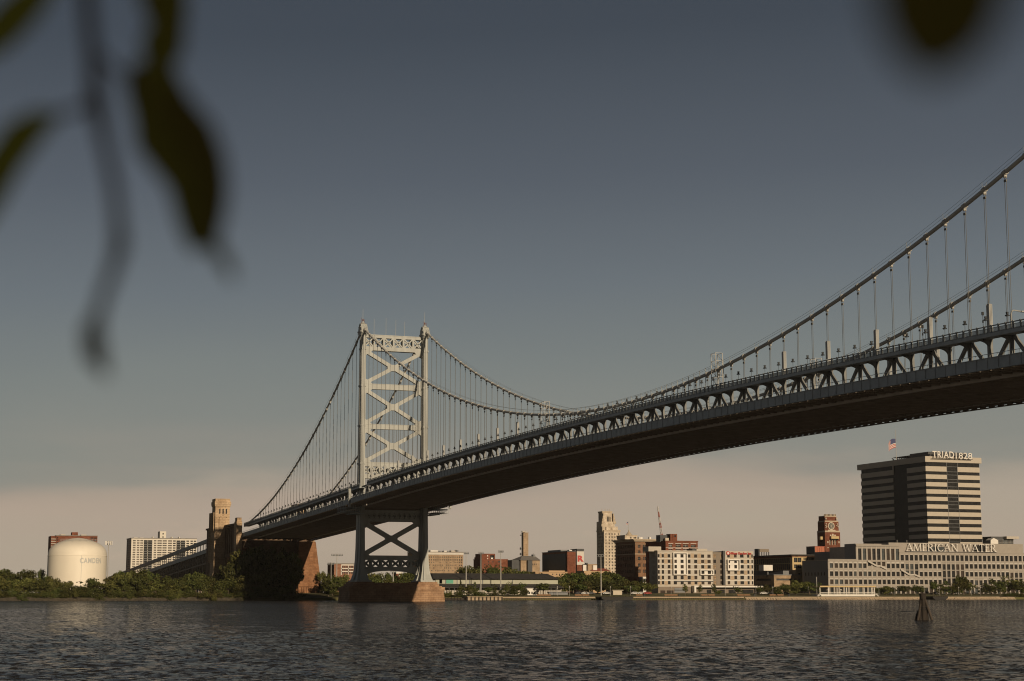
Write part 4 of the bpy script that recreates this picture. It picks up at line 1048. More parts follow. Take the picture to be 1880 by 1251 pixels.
def slab_tower():
    X = 560.0
    b = Bld('antenna_tower', 'narrow tan concrete slab tower with dishes on its dark left side', 'tower', X, 961, 970, 978.8, nl=957.5, base=3)
    b.walls('tanbrick', [], dep=.1, roofm='tanbrick', parapet=.3)
    mb = MB()
    for i in range(13): mb.box(X-.09, X-.01, b.y0, b.y1, b.Z(1024-i*3.6)-.12, b.Z(1024-i*3.6)+.12)
    mb.build('joint_bands', M['beige_strip'], b.root)
    mb = MB(); mb.lathe([(.2,0),(1.3,.4),(1.6,1.0)], (X+2.5, b.y1-.8, b.z1+.4), 16); mb.build('dish', M['white'], b.root)
    mb = MB(); mb.tube([(X+2, b.y0+1.5, b.z1), (X+2, b.y0+1.5, b.Z(973))], .15, 5); mb.box(X+1, X+3, b.y0+.6, b.y0+2.6, b.z1, b.z1+1.2); mb.build('mast', M['pole'], b.root)
    for py in (983, 1007.5, 1017.5):
        mb = MB(); mb.tube([(X+3, b.y1, b.Z(py)), (X+3, b.y1+.8, b.Z(py)), (X+3, b.y1+1.5, b.Z(py))], [.3,.5,1.1 if py > 990 else .5], 12); mb.build('dish', M['greymetal'], b.root)
slab_tower()
def gabled():
    X = 470.0
    b = Bld('hall', 'tan hall with grey pitched roofs at the foot of the slab tower', 'hall', X, 956, 991, 1029, nl=947.5, base=3)
    rows = rZ(X, 975, [(1035,1037.2)]); b.walls('tanbrick', grid(cY(X, [(977.5,979),(980.7,982.2),(983.6,985.2)]), rows), dep=.3, parapet=0)
    mb = MB(); z = b.z1; zt = b.Z(1020.5)
    mb.add([(X-.6,b.y0-.6,z),(X-.6,b.y1+.6,z),(X+22,b.y1+.6,z),(X+22,b.y0-.6,z),(X+9,b.Y(990),zt),(X+9,b.Y(966),zt)], [(0,1,5,4),(1,2,5),(2,3,4,5),(3,0,4),(0,3,2,1)])
    o = mb.build('roof', M['roofgrey'], b.root); fixn(o.data)
    b.pbox('buttress', 'darkclad', 967, 975, 1029.5, 1050, -2.5, -.01)
    b.box('gable_wing', 'darkclad', X+2, X+16, b.y1, b.y1+6, 3, b.Z(1028.5))
    mb = MB(); mb.tube([(X+9, b.Y(987), zt), (X+9, b.Y(987), b.Z(1015))], .15, 5); mb.box(X+7, X+11, b.Y(989), b.Y(985.5), zt-1, b.Z(1017.8)); mb.build('roof_unit', M['greymetal'], b.root)
gabled()
def red_r_building():
    X = 430.0
    b = Bld('college_building', 'dark glass building with a red end wall bearing a large red letter R', 'college building', X, 1041.5, 1056.7, 1013.2, nl=995.5, base=3)
    n = 16; nx = even(X+3, b.xe-3, n, .82); zs = rZ(X, 1042, [(1017+i*6.3, 1021.2+i*6.3) for i in range(5)])
    b.walls('brick', [], [w+('glass',) for w in grid(nx, zs)], dep=.3, roofm='darkclad')
    b.box('glass_front', 'darkclad', X+2.5, b.xe-.5, b.y1+.002, b.y1+.25, 3, b.Z(1016.5))
    for q in (1020.5, 1026.6, 1032.6): b.box('joint', 'brick_dark', X-.06, X-.005, b.y0, b.y1, b.Z(q)-.2, b.Z(q)+.2)
    yl, yr = b.Y(1059), b.Y(1072)
    b.box('stair_slot', 'darkclad', X+1.5, X+10, yl, b.y0, 3, b.Z(1010))
    e = b.box('end_wall', 'brick', X, X+12, yr, yl, 3, b.Z(1037.2)); b.box('end_panel', 'concrete_panel', X, X+12, yr, yl, b.Z(1037.2), b.Z(1012.5)); b.box('end_top', 'darkclad', X, X+12, yr, yl, b.Z(1012.5), b.Z(1007.8))
    west_sign(b.root, 'R', 'red', X-.02, b.Y(1060.2), b.Y(1071.2), b.Z(1031.4), b.Z(1020), .05)
    b.box('roof_unit', 'greymetal', X+20, X+45, b.y1-9, b.y1-3, b.z1, b.z1+1.8); b.box('roof_unit', 'white', X+6, X+10, b.y1-6, b.y1-4, b.z1, b.z1+1.4)
red_r_building()
def low_row():
    X = 330.0
    b = Bld('school_building', 'low apricot building with small dark windows in front of the letter R building', 'low building', X, 983, 1041, 1051.5, depth=14, base=3)
    b.walls('orangebeige', grid(cY(X, [(985,987.5),(992,994.5),(999,1001.5),(1005,1007),(1013.5,1015.5),(1021,1023),(1026,1028),(1031.5,1033.5)]), rZ(X, 1010, [(1053.6,1056.2)])), dep=.3, glass='glass_warm', roofm='orangebeige')
    b.box('upper_storey', 'orangebeige', X+4, X+13, b.Y(1041), b.Y(1012), b.z1, b.Z(1047.6))
    for l, r in ((990,994),(997,1006)): b.box('roof_unit', 'white', X+5, X+8, b.Y(r), b.Y(l), b.z1, b.Z(1050))
    X = 345.0
    b = Bld('school_building', 'low cream building with a long red roof left of the pale city hall tower', 'low building', X, 1072, 1121, 1048.5, depth=14, base=3)
    b.walls('orangebeige', [], dep=.2, parapet=0)
    mb = MB(); z = b.z1; yl, yr = b.Y(1086), b.Y(1121)
    mb.add([(X-.6,yr,z+.02),(X-.6,yl,z+.02),(X+7,yl-1.5,b.Z(1043.6)),(X+7,yr+1.5,b.Z(1043.6)),(X+14,yl,z+.02),(X+14,yr,z+.02)], [(0,1,2,3),(3,2,4,5),(1,4,2),(0,3,5)]); o = mb.build('roof', M['roofred'], b.root); fixn(o.data)
    b.box('annex', 'tanbrick', X+3, X+12, b.Y(1099), b.Y(1082), b.z1, b.Z(1036)); b.box('roof_unit', 'white', X+2, X+4, b.Y(1098), b.Y(1091), b.z1, b.Z(1038)); b.box('roof_unit', 'white', X+2, X+3, b.Y(1078.5), b.Y(1072.5), b.z1, b.Z(1037.5)); b.box('roof_unit', 'darkclad', X+5, X+7, b.Y(1084.5), b.Y(1081.5), b.Z(1040), b.Z(1033.5))
low_row()
def city_hall():
    X = 640.0
    b = Bld('city_hall', 'tall pale stone city hall tower with stepped top and a clock near its crown', 'city hall', X, 1109, 1138.8, 976.2, nl=1095.6, base=3)
    cols = cY(X, [(1111.8,1113.4),(1117.6,1119.6),(1122.8,1124.8),(1128,1130),(1134.6,1136.2)])
    rows = rZ(X, 1122, [(979.3+i*5.75, 982.3+i*5.75) for i in range(13)])
    nx = even(X+2, b.xe-2, 4, .35)
    b.walls('stonehall', grid(cols, rows), grid(nx, rows), dep=.5, glass='glass', frame='concrete', roofm='terracotta', parapet=1.2)
    D = b.xe-X
    def tier(name, l, r, t, bt, f0, m='stonehall'):
        mb = MB(); mb.box(X+D*f0, X+D*(1-f0), b.Y(r), b.Y(l), bt, b.Z(t)); return mb.build(name, M[m], b.root), b.Z(t)
    o, z = tier('upper_tier', 1107.5, 1135.8, 967, b.z1, .10)
    o2, z2 = tier('shoulder', 1106.8, 1131, 957.8, z, .16)
    # sloping sculpted corner pieces
    mb = MB()
    for l, r, sgn in ((1107, 1110.5, 1), (1128, 1133, -1)):
        for k in range(4):
            w = (r-l)/4
            ll = l+(0 if sgn > 0 else k*0); mb.box(X+D*.12, X+D*.3, b.Y(r-(k*w if sgn < 0 else 0)), b.Y(l+(k*w if sgn > 0 else 0)), z2-2+k*2.2, z2+k*2.2+.2)
    mb.build('corner_buttress', M['terracotta'], b.root)
    o3, z3 = tier('lantern', 1109.5, 1126.8, 941.5, z2, .22)
    o4, z4 = tier('crown', 1108.8, 1127.6, 938.8, z3, .20, 'terracotta')
    for l in (1117.9, 1120.3, 1122.7): b.box('window', 'glass', X+D*.22-.25, X+D*.22+.2, b.Y(l+1.3), b.Y(l), b.Z(958), b.Z(948.5), o3)
    for q in (1113.2,): b.box('window', 'glass', X+D*.10-.25, X+D*.1+.2, b.Y(q+1.3), b.Y(q), b.Z(974.5), b.Z(967.8), o)
    mb = MB(); r = (b.Y(1121.6)-b.Y(1127.2))/2; yc, zc_ = b.Y(1124.4), b.Z(971.8)
    mb.prism([(yc+r*math.cos(a), zc_+r*math.sin(a)) for a in np.linspace(0, 6.283, 25)[:-1]], 'x', X+D*.1-.3, X+D*.1-.02); ck = mb.build('clock_face', M['terracotta'], b.root)
    mb = MB(); mb.bar((X+D*.1-.34, yc, zc_), (X+D*.1-.34, yc+.3*r, zc_+r*.8), .2, .08, (1,0,0)); mb.bar((X+D*.1-.345, yc, zc_), (X+D*.1-.345, yc-.2*r, zc_-r*.6), .25, .08, (1,0,0)); mb.build('clock_hand', M['glass'], ck)
    mb = MB()
    for l in (1111, 1117, 1122, 1125.5): mb.tube([(X+D*.4, b.Y(l), z4), (X+D*.4, b.Y(l), z4+2.2)], .2, 5)
    mb.build('finial', M['terracotta'], b.root)
    for l in np.linspace(1110.5, 1136.5, 11): pass
city_hall()
def flag(name, X, px, py, w, h, label, pole=None, droop=.5):
    """waving striped flag: fly end to the left"""
    y0, z0 = yX(px, X), zX(px, py, X)
    root = thing(name, (X, y0, z0-h*2.5), label, 'flag')
    nx, nz = 14, 13
    def P(i, j):
        u = i/nx; v = j/nz
        return (X+.25*h*math.sin(u*5)*u, y0+w*u*(1-.25*u), z0-h*v-droop*h*u*u*1.2+.06*h*math.sin(u*6+v*2))
    mb = MB()
    for i in range(nx):
        for j in range(nz):
            mi = 2 if (i < nx*.5 and j < 7) else (0 if j % 2 == 0 else 1)
            mb.add([P(i,j), P(i+1,j), P(i+1,j+1), P(i,j+1)], [(0,1,2,3)], mi)
    mb.build('cloth', [M['flagred'], M['flagwhite'], M['flagblue']], root)
    if pole:
        mb = MB(); zt, zb = zX(px, pole[0], X), zX(px, pole[1], X); mb.tube([(X, y0-.12, zb), (X, y0-.12, zt)], [.2, .12], 6); mb.build('flagpole', M['pole'], root)
flag('flag', 430.0, 1153.5, 959, 1.9, 1.5, 'tiny stars and stripes flag flying right of the pale city hall tower', pole=(957, 992))
def brown_offices():
    X = 380.0
    b = Bld('office_tower', 'brown brick office tower with a projecting cornice right of the pale city hall', 'office building', X, 1166, 1217, 993.5, nl=1130, base=3)
    cols = [(1171,1175.6),(1180.3,1182.6),(1183.2,1185.6),(1188.6,1191),(1191.6,1194.5),(1198,1202),(1207,1211)]
    rows = [(1000.8,1006.3),(1011,1016.6),(1022.8,1028.8),(1035,1041),(1046,1052)]
    north = grid(even(X+3, b.xe-3, 9, .42), rZ(X, 1166, rows))
    b.walls('brick_brown', grid(cY(X, cols), rZ(X, 1190, rows)), north, dep=.5, glass=['glass','glass_warm'], roofm='brick_brown', parapet=0)
    mb = MB()
    for d, ta, tb in ((2.2, 990.3, 991.6), (1.6, 991.6, 993.0), (1.0, 993.0, 994.6)): mb.box(X-d, b.xe+d, b.y0-d, b.y1+d, b.Z(tb), b.Z(ta))
    o = mb.build('cornice', M['terracotta'], b.root)
    mb = MB(); mb.box(X-.5, b.xe, b.y0-.01, b.y1+.4, b.Z(1018.6), b.Z(1016.8)); mb.box(X-.3, b.xe, b.y0, b.y1+.3, b.Z(999.8), b.Z(999)); mb.build('stone_course', M['beige_strip'], b.root)
    mb = MB()
    for q in (1177.8, 1187.1, 1196.2, 1205): mb.box(X-.25, X-.005, b.Y(q+.8), b.Y(q-.8), b.Z(1016.8), b.Z(1000))
    for q in (1183, 1191.4): mb.box(X-.18, X-.003, b.Y(q+.25), b.Y(q-.25), b.Z(1056), b.Z(1018.6))
    mb.build('pier', M['brick_pink'], b.root)
    ph = b.box('penthouse', 'stonehall', X+6, X+20, b.Y(1176.5), b.Y(1154), b.Z(990.3), b.Z(984)); 
    for q in (1164, 1170, 1173): b.box('window', 'glass', X+5.9, X+6.1, b.Y(q+2), b.Y(q), b.Z(989), b.Z(985.6), ph)
    mb = MB(); mb.box(X+5.4, X+20.6, b.Y(1177), b.Y(1153.5), b.Z(984), b.Z(982.6)); mb.lathe([(2.6,0),(1.6,1.2),(.5,2.6),(.15,4.0)], (X+13, b.Y(1169.3), b.Z(982.6)), 12); mb.build('roof', M['terracotta'], ph)
    for l, r, t in ((1177.5,1179,985.8),(1180,1184.5,986.4),(1197,1200,986)): b.box('roof_unit', 'white', X+4, X+6, b.Y(r), b.Y(l), b.Z(990.3), b.Z(t))
    g = b.box('ground_shop', 'brick', X-6, X-.2, b.Y(1166), b.Y(1138), 3, b.Z(1060.3)); b.box('white_sign_wall', 'white', X-6, X-.3, b.Y(1183), b.Y(1171.5), 3, b.Z(1059.4)); b.box('white_sign_wall', 'white', X-6, X-.3, b.Y(1192), b.Y(1190), 3, b.Z(1059.4))
    mb = MB()
    for q in (1174.5, 1177.5, 1180.5): mb.prism([(b.Y(q)+1.0*math.cos(a), b.Z(1066)+1.3*math.sin(a)) for a in np.linspace(0, 6.28, 13)[:-1]], 'x', X-6.1, X-6.01)
    mb.build('sign_mark', M['darkclad'], b.root)
brown_offices()
M['cranered'] = mat('faded_red_paint', (.36,.13,.10), .6, .1, .5)
def crane():
    X = 420.0
    t = thing('crane', (X, yX(1217, X), 3), 'red and white lattice crane boom leaning behind the brick tower', 'crane')
    p0 = Vector((X, yX(1217.5, X), zX(1217, 1000, X))); p1 = Vector((X, yX(1208.3, X), zX(1208, 930, X)))
    n = 14; d = (p1-p0)/n
    for k in range(n):
        a = p0+d*k; c = p0+d*(k+1); w0, w1 = (1.0-.75*k/n), (1.0-.75*(k+1)/n); mb = MB()
        for sx, sy in ((1,1),(1,-1),(-1,1),(-1,-1)): mb.bar(a+Vector((sx*w0*.8,sy*w0*.8,0)), c+Vector((sx*w1*.8,sy*w1*.8,0)), .2, .2)
        for sx in (1, -1): mb.bar(a+Vector((sx*w0*.8,w0*.8,0)), c+Vector((sx*w1*.8,-w1*.8,0)), .15, .15); mb.bar(a+Vector((w0*.8,sx*w0*.8,0)), c+Vector((-w1*.8,sx*w1*.8,0)), .15, .15)
        mb.build('boom_section', M['cranered' if (k//2) % 2 else 'flagwhite'], t)
    mb = MB(); mb.box(X-2, X+3, p0.y-2.5, p0.y+2.5, 3, 7); mb.bar((X, p0.y-.5, 6), p0, 1.2, 1.2); mb.build('base', M['red'], t)
crane()
def brick_lofts():
    X = 300.0
    b = Bld('loft_building', 'red brick loft building with white lintel bands and a square roof tower behind the hotel', 'brick building', X, 1222, 1281, 995.5, depth=30, base=3)
    cols = cY(X, [(1227.5,1234),(1240.5,1249.5),(1254,1263),(1268.5,1277)]); rows = rZ(X, 1250, [(1000,1004.6),(1008.8,1013),(1017,1021)])
    b.walls('brick', grid(cols, rows), dep=.5, glass=['glass','glass2'], frame='white', roofm='brick_dark', parapet=.8)
    mb = MB()
    for t in (997.8, 1006.8):
        for l, r in ((1226.5,1235.5),(1239.5,1250.5),(1253,1264),(1267.5,1278)): mb.box(X-.3, X-.005, b.Y(r), b.Y(l), b.Z(t+.9), b.Z(t))
    mb.box(X-.2, X-.003, b.y0, b.y1, b.Z(1005.9), b.Z(1005.4)); mb.build('lintel', M['concrete_panel'], b.root)
    mb = MB(); mb.prism([(b.Y(1277), b.z1+.8), (b.Y(1266), b.z1+.8), (b.Y(1268), b.Z(993.6)), (b.Y(1275), b.Z(993.6))], 'x', X-.2, X+.8); mb.build('gable', M['brick'], b.root)
    tw = b.box('roof_tower', 'brick', X+4, X+11, b.Y(1248.5), b.Y(1241), b.z1, b.Z(980.3)); b.box('window', 'glass', X+3.9, X+4.1, b.Y(1246.3), b.Y(1243.5), b.Z(986), b.Z(982.6), tw); b.box('side', 'brick_dark', X+4.5, X+10.5, b.Y(1241), b.Y(1236.5), b.z1, b.Z(980.3), tw)
    b.box('roof_tank', 'darkclad', X+6, X+12, b.Y(1232.8), b.Y(1219.5), b.Z(995), b.Z(982.3)); b.box('roof_unit', 'cream', X+3, X+5, b.Y(1232), b.Y(1225.5), b.z1, b.Z(988))
brick_lofts()
# ---- the hotel
def hotel():
    X = 212.0
    b = Bld('hotel', 'pale six storey hotel with protruding white window frames facing the river', 'hotel', X, 1207, 1308, 1012.8, nl=1191.7, base=3)
    K8 = lambda q: 1180+q/8.545
    KY = lambda q: 990+q/8.545
    rows = [(240,291),(324,376),(408,461),(490,546),(576,632),(660,712)]
    cols = [(236,258),(297,326),(391,426),(481,526),(590,632),(700,742),(806,846),(915,956),(1014,1058)]
    cols = [(a-3, c+3) for a, c in cols]
    wins = grid(cY(X, [(K8(a), K8(c)) for a, c in cols]), rZ(X, 1257, [(KY(a), KY(c)) for a, c in rows]))
    gr = grid(cY(X, [(K8(a), K8(c)) for a, c in ((270,350),(365,470))]), rZ(X, 1257, [(KY(808),KY(858))]))
    nn = grid(even(X+3, b.xe-3, 4, .3), rZ(X, 1207, [(KY(a), KY(c)) for a, c in rows]))
    b.walls('concrete', wins+gr, nn, dep=.45, glass=['glass','glass','glass_warm'], frame='glass_warm', rm='beige_strip', roofm='concrete', parapet=.5)
    def fp(name, m, l, r, t, bt, d0, d1): return b.pbox(name, m, K8(l), K8(r), KY(t), KY(bt), d0, d1)
    # vertical pattern of lighter and darker render strips between the windows
    mb = MB()
    for j, (c, d) in enumerate(rows):
        for i in range(len(cols)-1):
            if (i*7+j*3) % 5 in (0, 2): mb.box(X-.10, X-.004, b.Y(K8(cols[i+1][0]-4)), b.Y(K8(cols[i][1]+6)), b.Z(KY(d+14)), b.Z(KY(c-14)))
    mb.build('render_strips', M['beige_strip'], b.root)
    mb = MB()
    for j, (c, d) in enumerate(rows[:-1]): mb.box(X-.14, X-.006, b.y0, b.y1, b.Z(KY(d+26)), b.Z(KY(d+14)))
    mb.build('floor_bands', M['concrete_panel'], b.root)
    def frame(l, r, t, bt, w=14, panel=True):
        mb = MB()
        def P(l, r, t, bt, d0, d1): mb.box(X+d0, X+d1, b.Y(K8(r)), b.Y(K8(l)), b.Z(KY(bt)), b.Z(KY(t)))
        P(l, r, t, t+w, -1.6, -.02); P(l, r, bt-w, bt, -1.6, -.02); P(l, l+w, t+w, bt-w, -1.6, -.02); P(r-w, r, t+w, bt-w, -1.6, -.02)
        mb.build('protruding_frame', M['white'], b.root)
        if panel:
            mb = MB(); ws = [w_ for w_ in wins2 if b.Y(K8(r-w)) < (w_[0]+w_[1])/2 < b.Y(K8(l+w)) and b.Z(KY(bt-w)) < (w_[2]+w_[3])/2 < b.Z(KY(t+w))]
            facade(mb, 'x', X-.2, b.Y(K8(r-w)), b.Y(K8(l+w)), b.Z(KY(bt-w)), b.Z(KY(t+w)), ws, .2, 1); mb.build('white_panel', M['white'], b.root)
    wins2 = wins
    frame(460, 685, 213, 560); frame(880, 1095, 478, 562)
    # grey recess block and right-hand block
    yl, ym, yr = b.Y(1308.2), b.Y(1330.8), b.Y(1382.5)
    cols2 = [(1104,1144),(1208,1250)]
    w2 = grid(cY(X+2, [(K8(a), K8(c)) for a, c in cols2]), rZ(X+2, 1320, [(KY(a), KY(c)) for a, c in rows]))
    mb = MB(); solid(mb, X+2, X+20, ym, yl, 3, b.Z(KY(200)), w2, [], .3); mb.build('grey_wing', M['greymetal2'], b.root)
    cols3 = [(1322,1362),(1428,1470),(1522,1578),(1634,1666),(1700,1722)]
    w3 = grid(cY(X, [(K8(a), K8(c)) for a, c in cols3]), rZ(X, 1356, [(KY(a), KY(c)) for a, c in rows]))
    mb = MB(); solid(mb, X, X+22, yr, ym, 3, b.Z(KY(182)), w3, [], .45); mb.build('right_wing', M['concrete'], b.root)
    mb = MB(); mb.box(X+.2, X+1.9, ym, ym+1.2, 3, b.Z(KY(178))); mb.build('joint_fin', M['darkclad'], b.root)
    b.root['_n'] = len(wins+gr+nn)
    r1 = glaze(b.root, 'x', X+2, w2, .3, 1, ['glass','glass_warm','tanbrick'], 'glass_warm'); r2 = glaze(b.root, 'x', X, w3, .45, 1, ['glass','glass','glass_warm'], 'glass_warm'); r1.add(r2.v, r2.f)
    if r1.v: r1.build('window', M['glass'], b.root)['kind'] = 'stuff'
    del b.root['_n']
    mb = MB()
    for j, (c, d) in enumerate(rows):
        for i in range(len(cols3)-1):
            if (i*3+j*2) % 4 in (0, 1): mb.box(X-.10, X-.004, b.Y(K8(cols3[i+1][0]-4)), b.Y(K8(cols3[i][1]+6)), b.Z(KY(d+14)), b.Z(KY(c-14)))
    mb.build('render_strips', M['beige_strip'], b.root)
    mb = MB()
    for j, (c, d) in enumerate(rows[:-1]): mb.box(X-.14, X-.006, yr, ym, b.Z(KY(d+26)), b.Z(KY(d+14)))
    mb.build('floor_bands', M['concrete_panel'], b.root)
    wins2 = w3; frame(1310, 1508, 314, 490)
    # base, canopy, recessed terrace
    mb = MB(); mb.box(X-.25, X-.01, b.Y(K8(750)), b.y1, 3, b.Z(KY(748))); mb.box(X-.25, X-.01, yr, b.Y(K8(1095)), 3, b.Z(KY(722))); mb.box(X-.2, X-.012, b.Y(K8(1095)), b.Y(K8(750)), 3, b.Z(KY(760))); mb.build('base_wall', M['base_brown'], b.root)
    for l, r in ((265,340),(365,470)): fp('ground_window', 'glass_warm', l, r, 806, 858, -.32, -.26)
    fp('garage_door', 'greymetal', 485, 655, 765, 840, -.35, -.26); fp('garage_beam', 'darkclad', 485, 700, 795, 806, -.6, -.36)
    fp('terrace_slot', 'darkclad', 478, 1095, 656, 668, -.3, -.02)
    fp('canopy', 'white', 752, 1830, 734, 757, -4, -.3); fp('canopy_leg', 'white', 752, 780, 757, 838, -4, -.3)
    for l, r in ((990,1060),(1100,1150),(1190,1270),(1330,1440),(1540,1720)): fp('shop_window', 'glass', l, r, 795, 850, -.34, -.26)
    fp('canopy_trellis', 'white', 1765, 1825, 780, 792, -3.5, -.4)
    b.box('roof_hut', 'concrete', X+4, X+12, b.Y(K8(335)), b.Y(K8(136)), b.z1, b.Z(KY(119))); b.box('roof_hut', 'concrete', X+4, X+12, b.Y(K8(1060)), b.Y(K8(892)), b.z1, b.Z(KY(147))); b.box('roof_hut', 'darkclad', X+5, X+12, b.Y(K8(890)), b.Y(K8(838)), b.z1, b.Z(KY(142)))
    west_sign(b.root, 'Hilton Garden Inn', 'red', X-.05, b.Y(K8(1362)), b.Y(K8(1696)), b.Z(KY(236)), b.Z(KY(197)), .02, .4)
    mb = MB(); yc, zc_ = b.Y(K8(1332)), b.Z(KY(214)); mb.prism([(yc+1.15*math.cos(a), zc_+1.15*math.sin(a)) for a in np.linspace(0, 6.283, 19)[:-1]], 'x', X-.4, X-.02); lg = mb.build('emblem', M['red'], b.root)
    mb = MB(); mb.prism([(yc+.8*math.cos(a)*(.5+.5*abs(math.cos(2*a))), zc_+.8*math.sin(a)*(.5+.5*abs(math.cos(2*a)))) for a in np.linspace(0, 6.283, 25)[:-1]], 'x', X-.46, X-.405); mb.build('flower', M['white'], lg)
M['greymetal2'] = mat('taupe_cladding', (.20,.165,.13), .7, .08, .4); M['base_brown'] = mat('taupe_base', (.20,.16,.125), .8, .1, .3)
hotel()
# ---- ferry office, garage, orange box
def ferry_office():
    X = 262.0
    b = Bld('terminal_building', 'dark glass building with golden framed end wall behind the tan garage', 'office building', X, 1454, 1526, 1020.3, nl=1383, base=3)
    cols = [(1457,1463.5),(1464,1470.5)]
    w = grid(cY(X, cols), rZ(X, 1462, [(1024.4,1032.6),(1036.6,1043.6)]))+grid(cY(X, [(1474.5+i*11.2+k*2.3, 1476.4+i*11.2+k*2.3) for i in range(5) for k in range(4)]), rZ(X, 1490, [(1024.4,1029)]))
    nx = even(X+3, b.xe-1, 18, .86); nz = rZ(X, 1454, [(1024.5,1034),(1035,1046)])
    b.walls('yellow', w, grid(nx, nz), dep=.4, glass='glass', frame='greymetal', roofm='roofdark', parapet=.6, cap=1.4)
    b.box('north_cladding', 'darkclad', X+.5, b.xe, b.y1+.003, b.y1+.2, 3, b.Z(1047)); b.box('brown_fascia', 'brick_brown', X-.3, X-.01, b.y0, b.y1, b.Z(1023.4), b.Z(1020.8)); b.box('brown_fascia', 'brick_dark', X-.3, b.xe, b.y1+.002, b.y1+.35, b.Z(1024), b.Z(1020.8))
    # roof-top sign frame
    p = onY(1402, 1014, b.y1-6); x = float(p[0]); zb = b.z1; mb = MB()
    y0, y1 = yX(1411.5, x), yX(1394.5, x)
    mb.box(x, x+1, y0, y1, zX(1402, 1013.8, x), zX(1402, 1008.2, x)); mb.build('rooftop_sign', M['greymetal2'], b.root)
    mb = MB()
    for k in range(5): yy = y0+(y1-y0)*k/4; mb.box(x+.2, x+.6, yy-.25, yy+.25, zb-3, zX(1402, 1013.8, x)); mb.box(x+.2, x+5, yy-.15, yy+.15, zb, zb+.4)
    mb.box(x+.3, x+6, y1-.1, y1+.6, zb-3, zX(1402, 1008, x)); mb.build('sign_legs', M['darkclad'], b.root)
ferry_office()
def garage():
    X = 236.0
    b = Bld('parking_garage', 'tan parking garage with dark open decks between the hotel and the pale offices', 'parking garage', X, 1419.6, 1474, 1056.6, nl=1384, base=3)
    w = [(b.Y(1454), b.Y(1424), b.Z(1066), b.Z(1062.6)), (b.Y(1461), b.Y(1456.5), b.Z(1066), b.Z(1062.6)), (b.Y(1468), b.Y(1464.5), b.Z(1066), b.Z(1062.6)), (b.Y(1468), b.Y(1464.5), b.Z(1056.3)-.6, b.Z(1056.3)-.3)]
    w = w[:3]; n = [(X+4, b.xe-2, b.Z(1066.5), b.Z(1062.5)), (X+4, b.xe-2, b.Z(1078), b.Z(1073.5))]
    b.walls('tanbrick', w, n, dep=1.2, glass='darkclad', frame='darkclad', roofm='greymetal')
    b.box('stair_tower', 'tanbrick', X+.01, X+9, b.Y(1474), b.Y(1460.5), b.z1-.1, b.Z(1046.5)); b.box('window', 'glass', X-.04, X+.05, b.Y(1468), b.Y(1464.5), b.Z(1056), b.Z(1052.5))
    mb = MB(); mb.prism([(X+3, b.z1), (b.xe-2, b.z1), (b.xe-2, b.Z(1052.8)), (X+3, b.Z(1048))], 'y', b.y1-12, b.y1-8); mb.build('ramp_roof', M['greymetal'], b.root)
    wb = b.box('white_unit', 'white', X+6, X+12, b.Y(1426.5), b.Y(1410), b.Z(1048), b.Z(1037.5)); b.box('unit_leg', 'darkclad', X+8, X+9, b.Y(1422), b.Y(1419), b.z1-1, b.Z(1048), wb)
garage()
def orange_box():
    X = 300.0
    b = Bld('plant_room', 'small orange metal plant room beside the brick clock tower', 'plant room', X, 1496, 1513.5, 1004.3, nl=1480.5, base=3)
    b.walls('orange', [], [], dep=.2, roofm='roofred', parapet=.4)
    b.box('shaded_side', 'darkclad', X+.2, b.xe, b.y1+.003, b.y1+.2, b.Z(1030), b.Z(1004.6))  # dark sheet over the orange wall puts its north shade into the colour
    for q in (1500, 1504.2, 1508.5): b.box('seam', 'brick_dark', X-.1, X-.005, b.Y(q)-.1, b.Y(q)+.1, b.Z(1017), b.Z(1005.6))
orange_box()
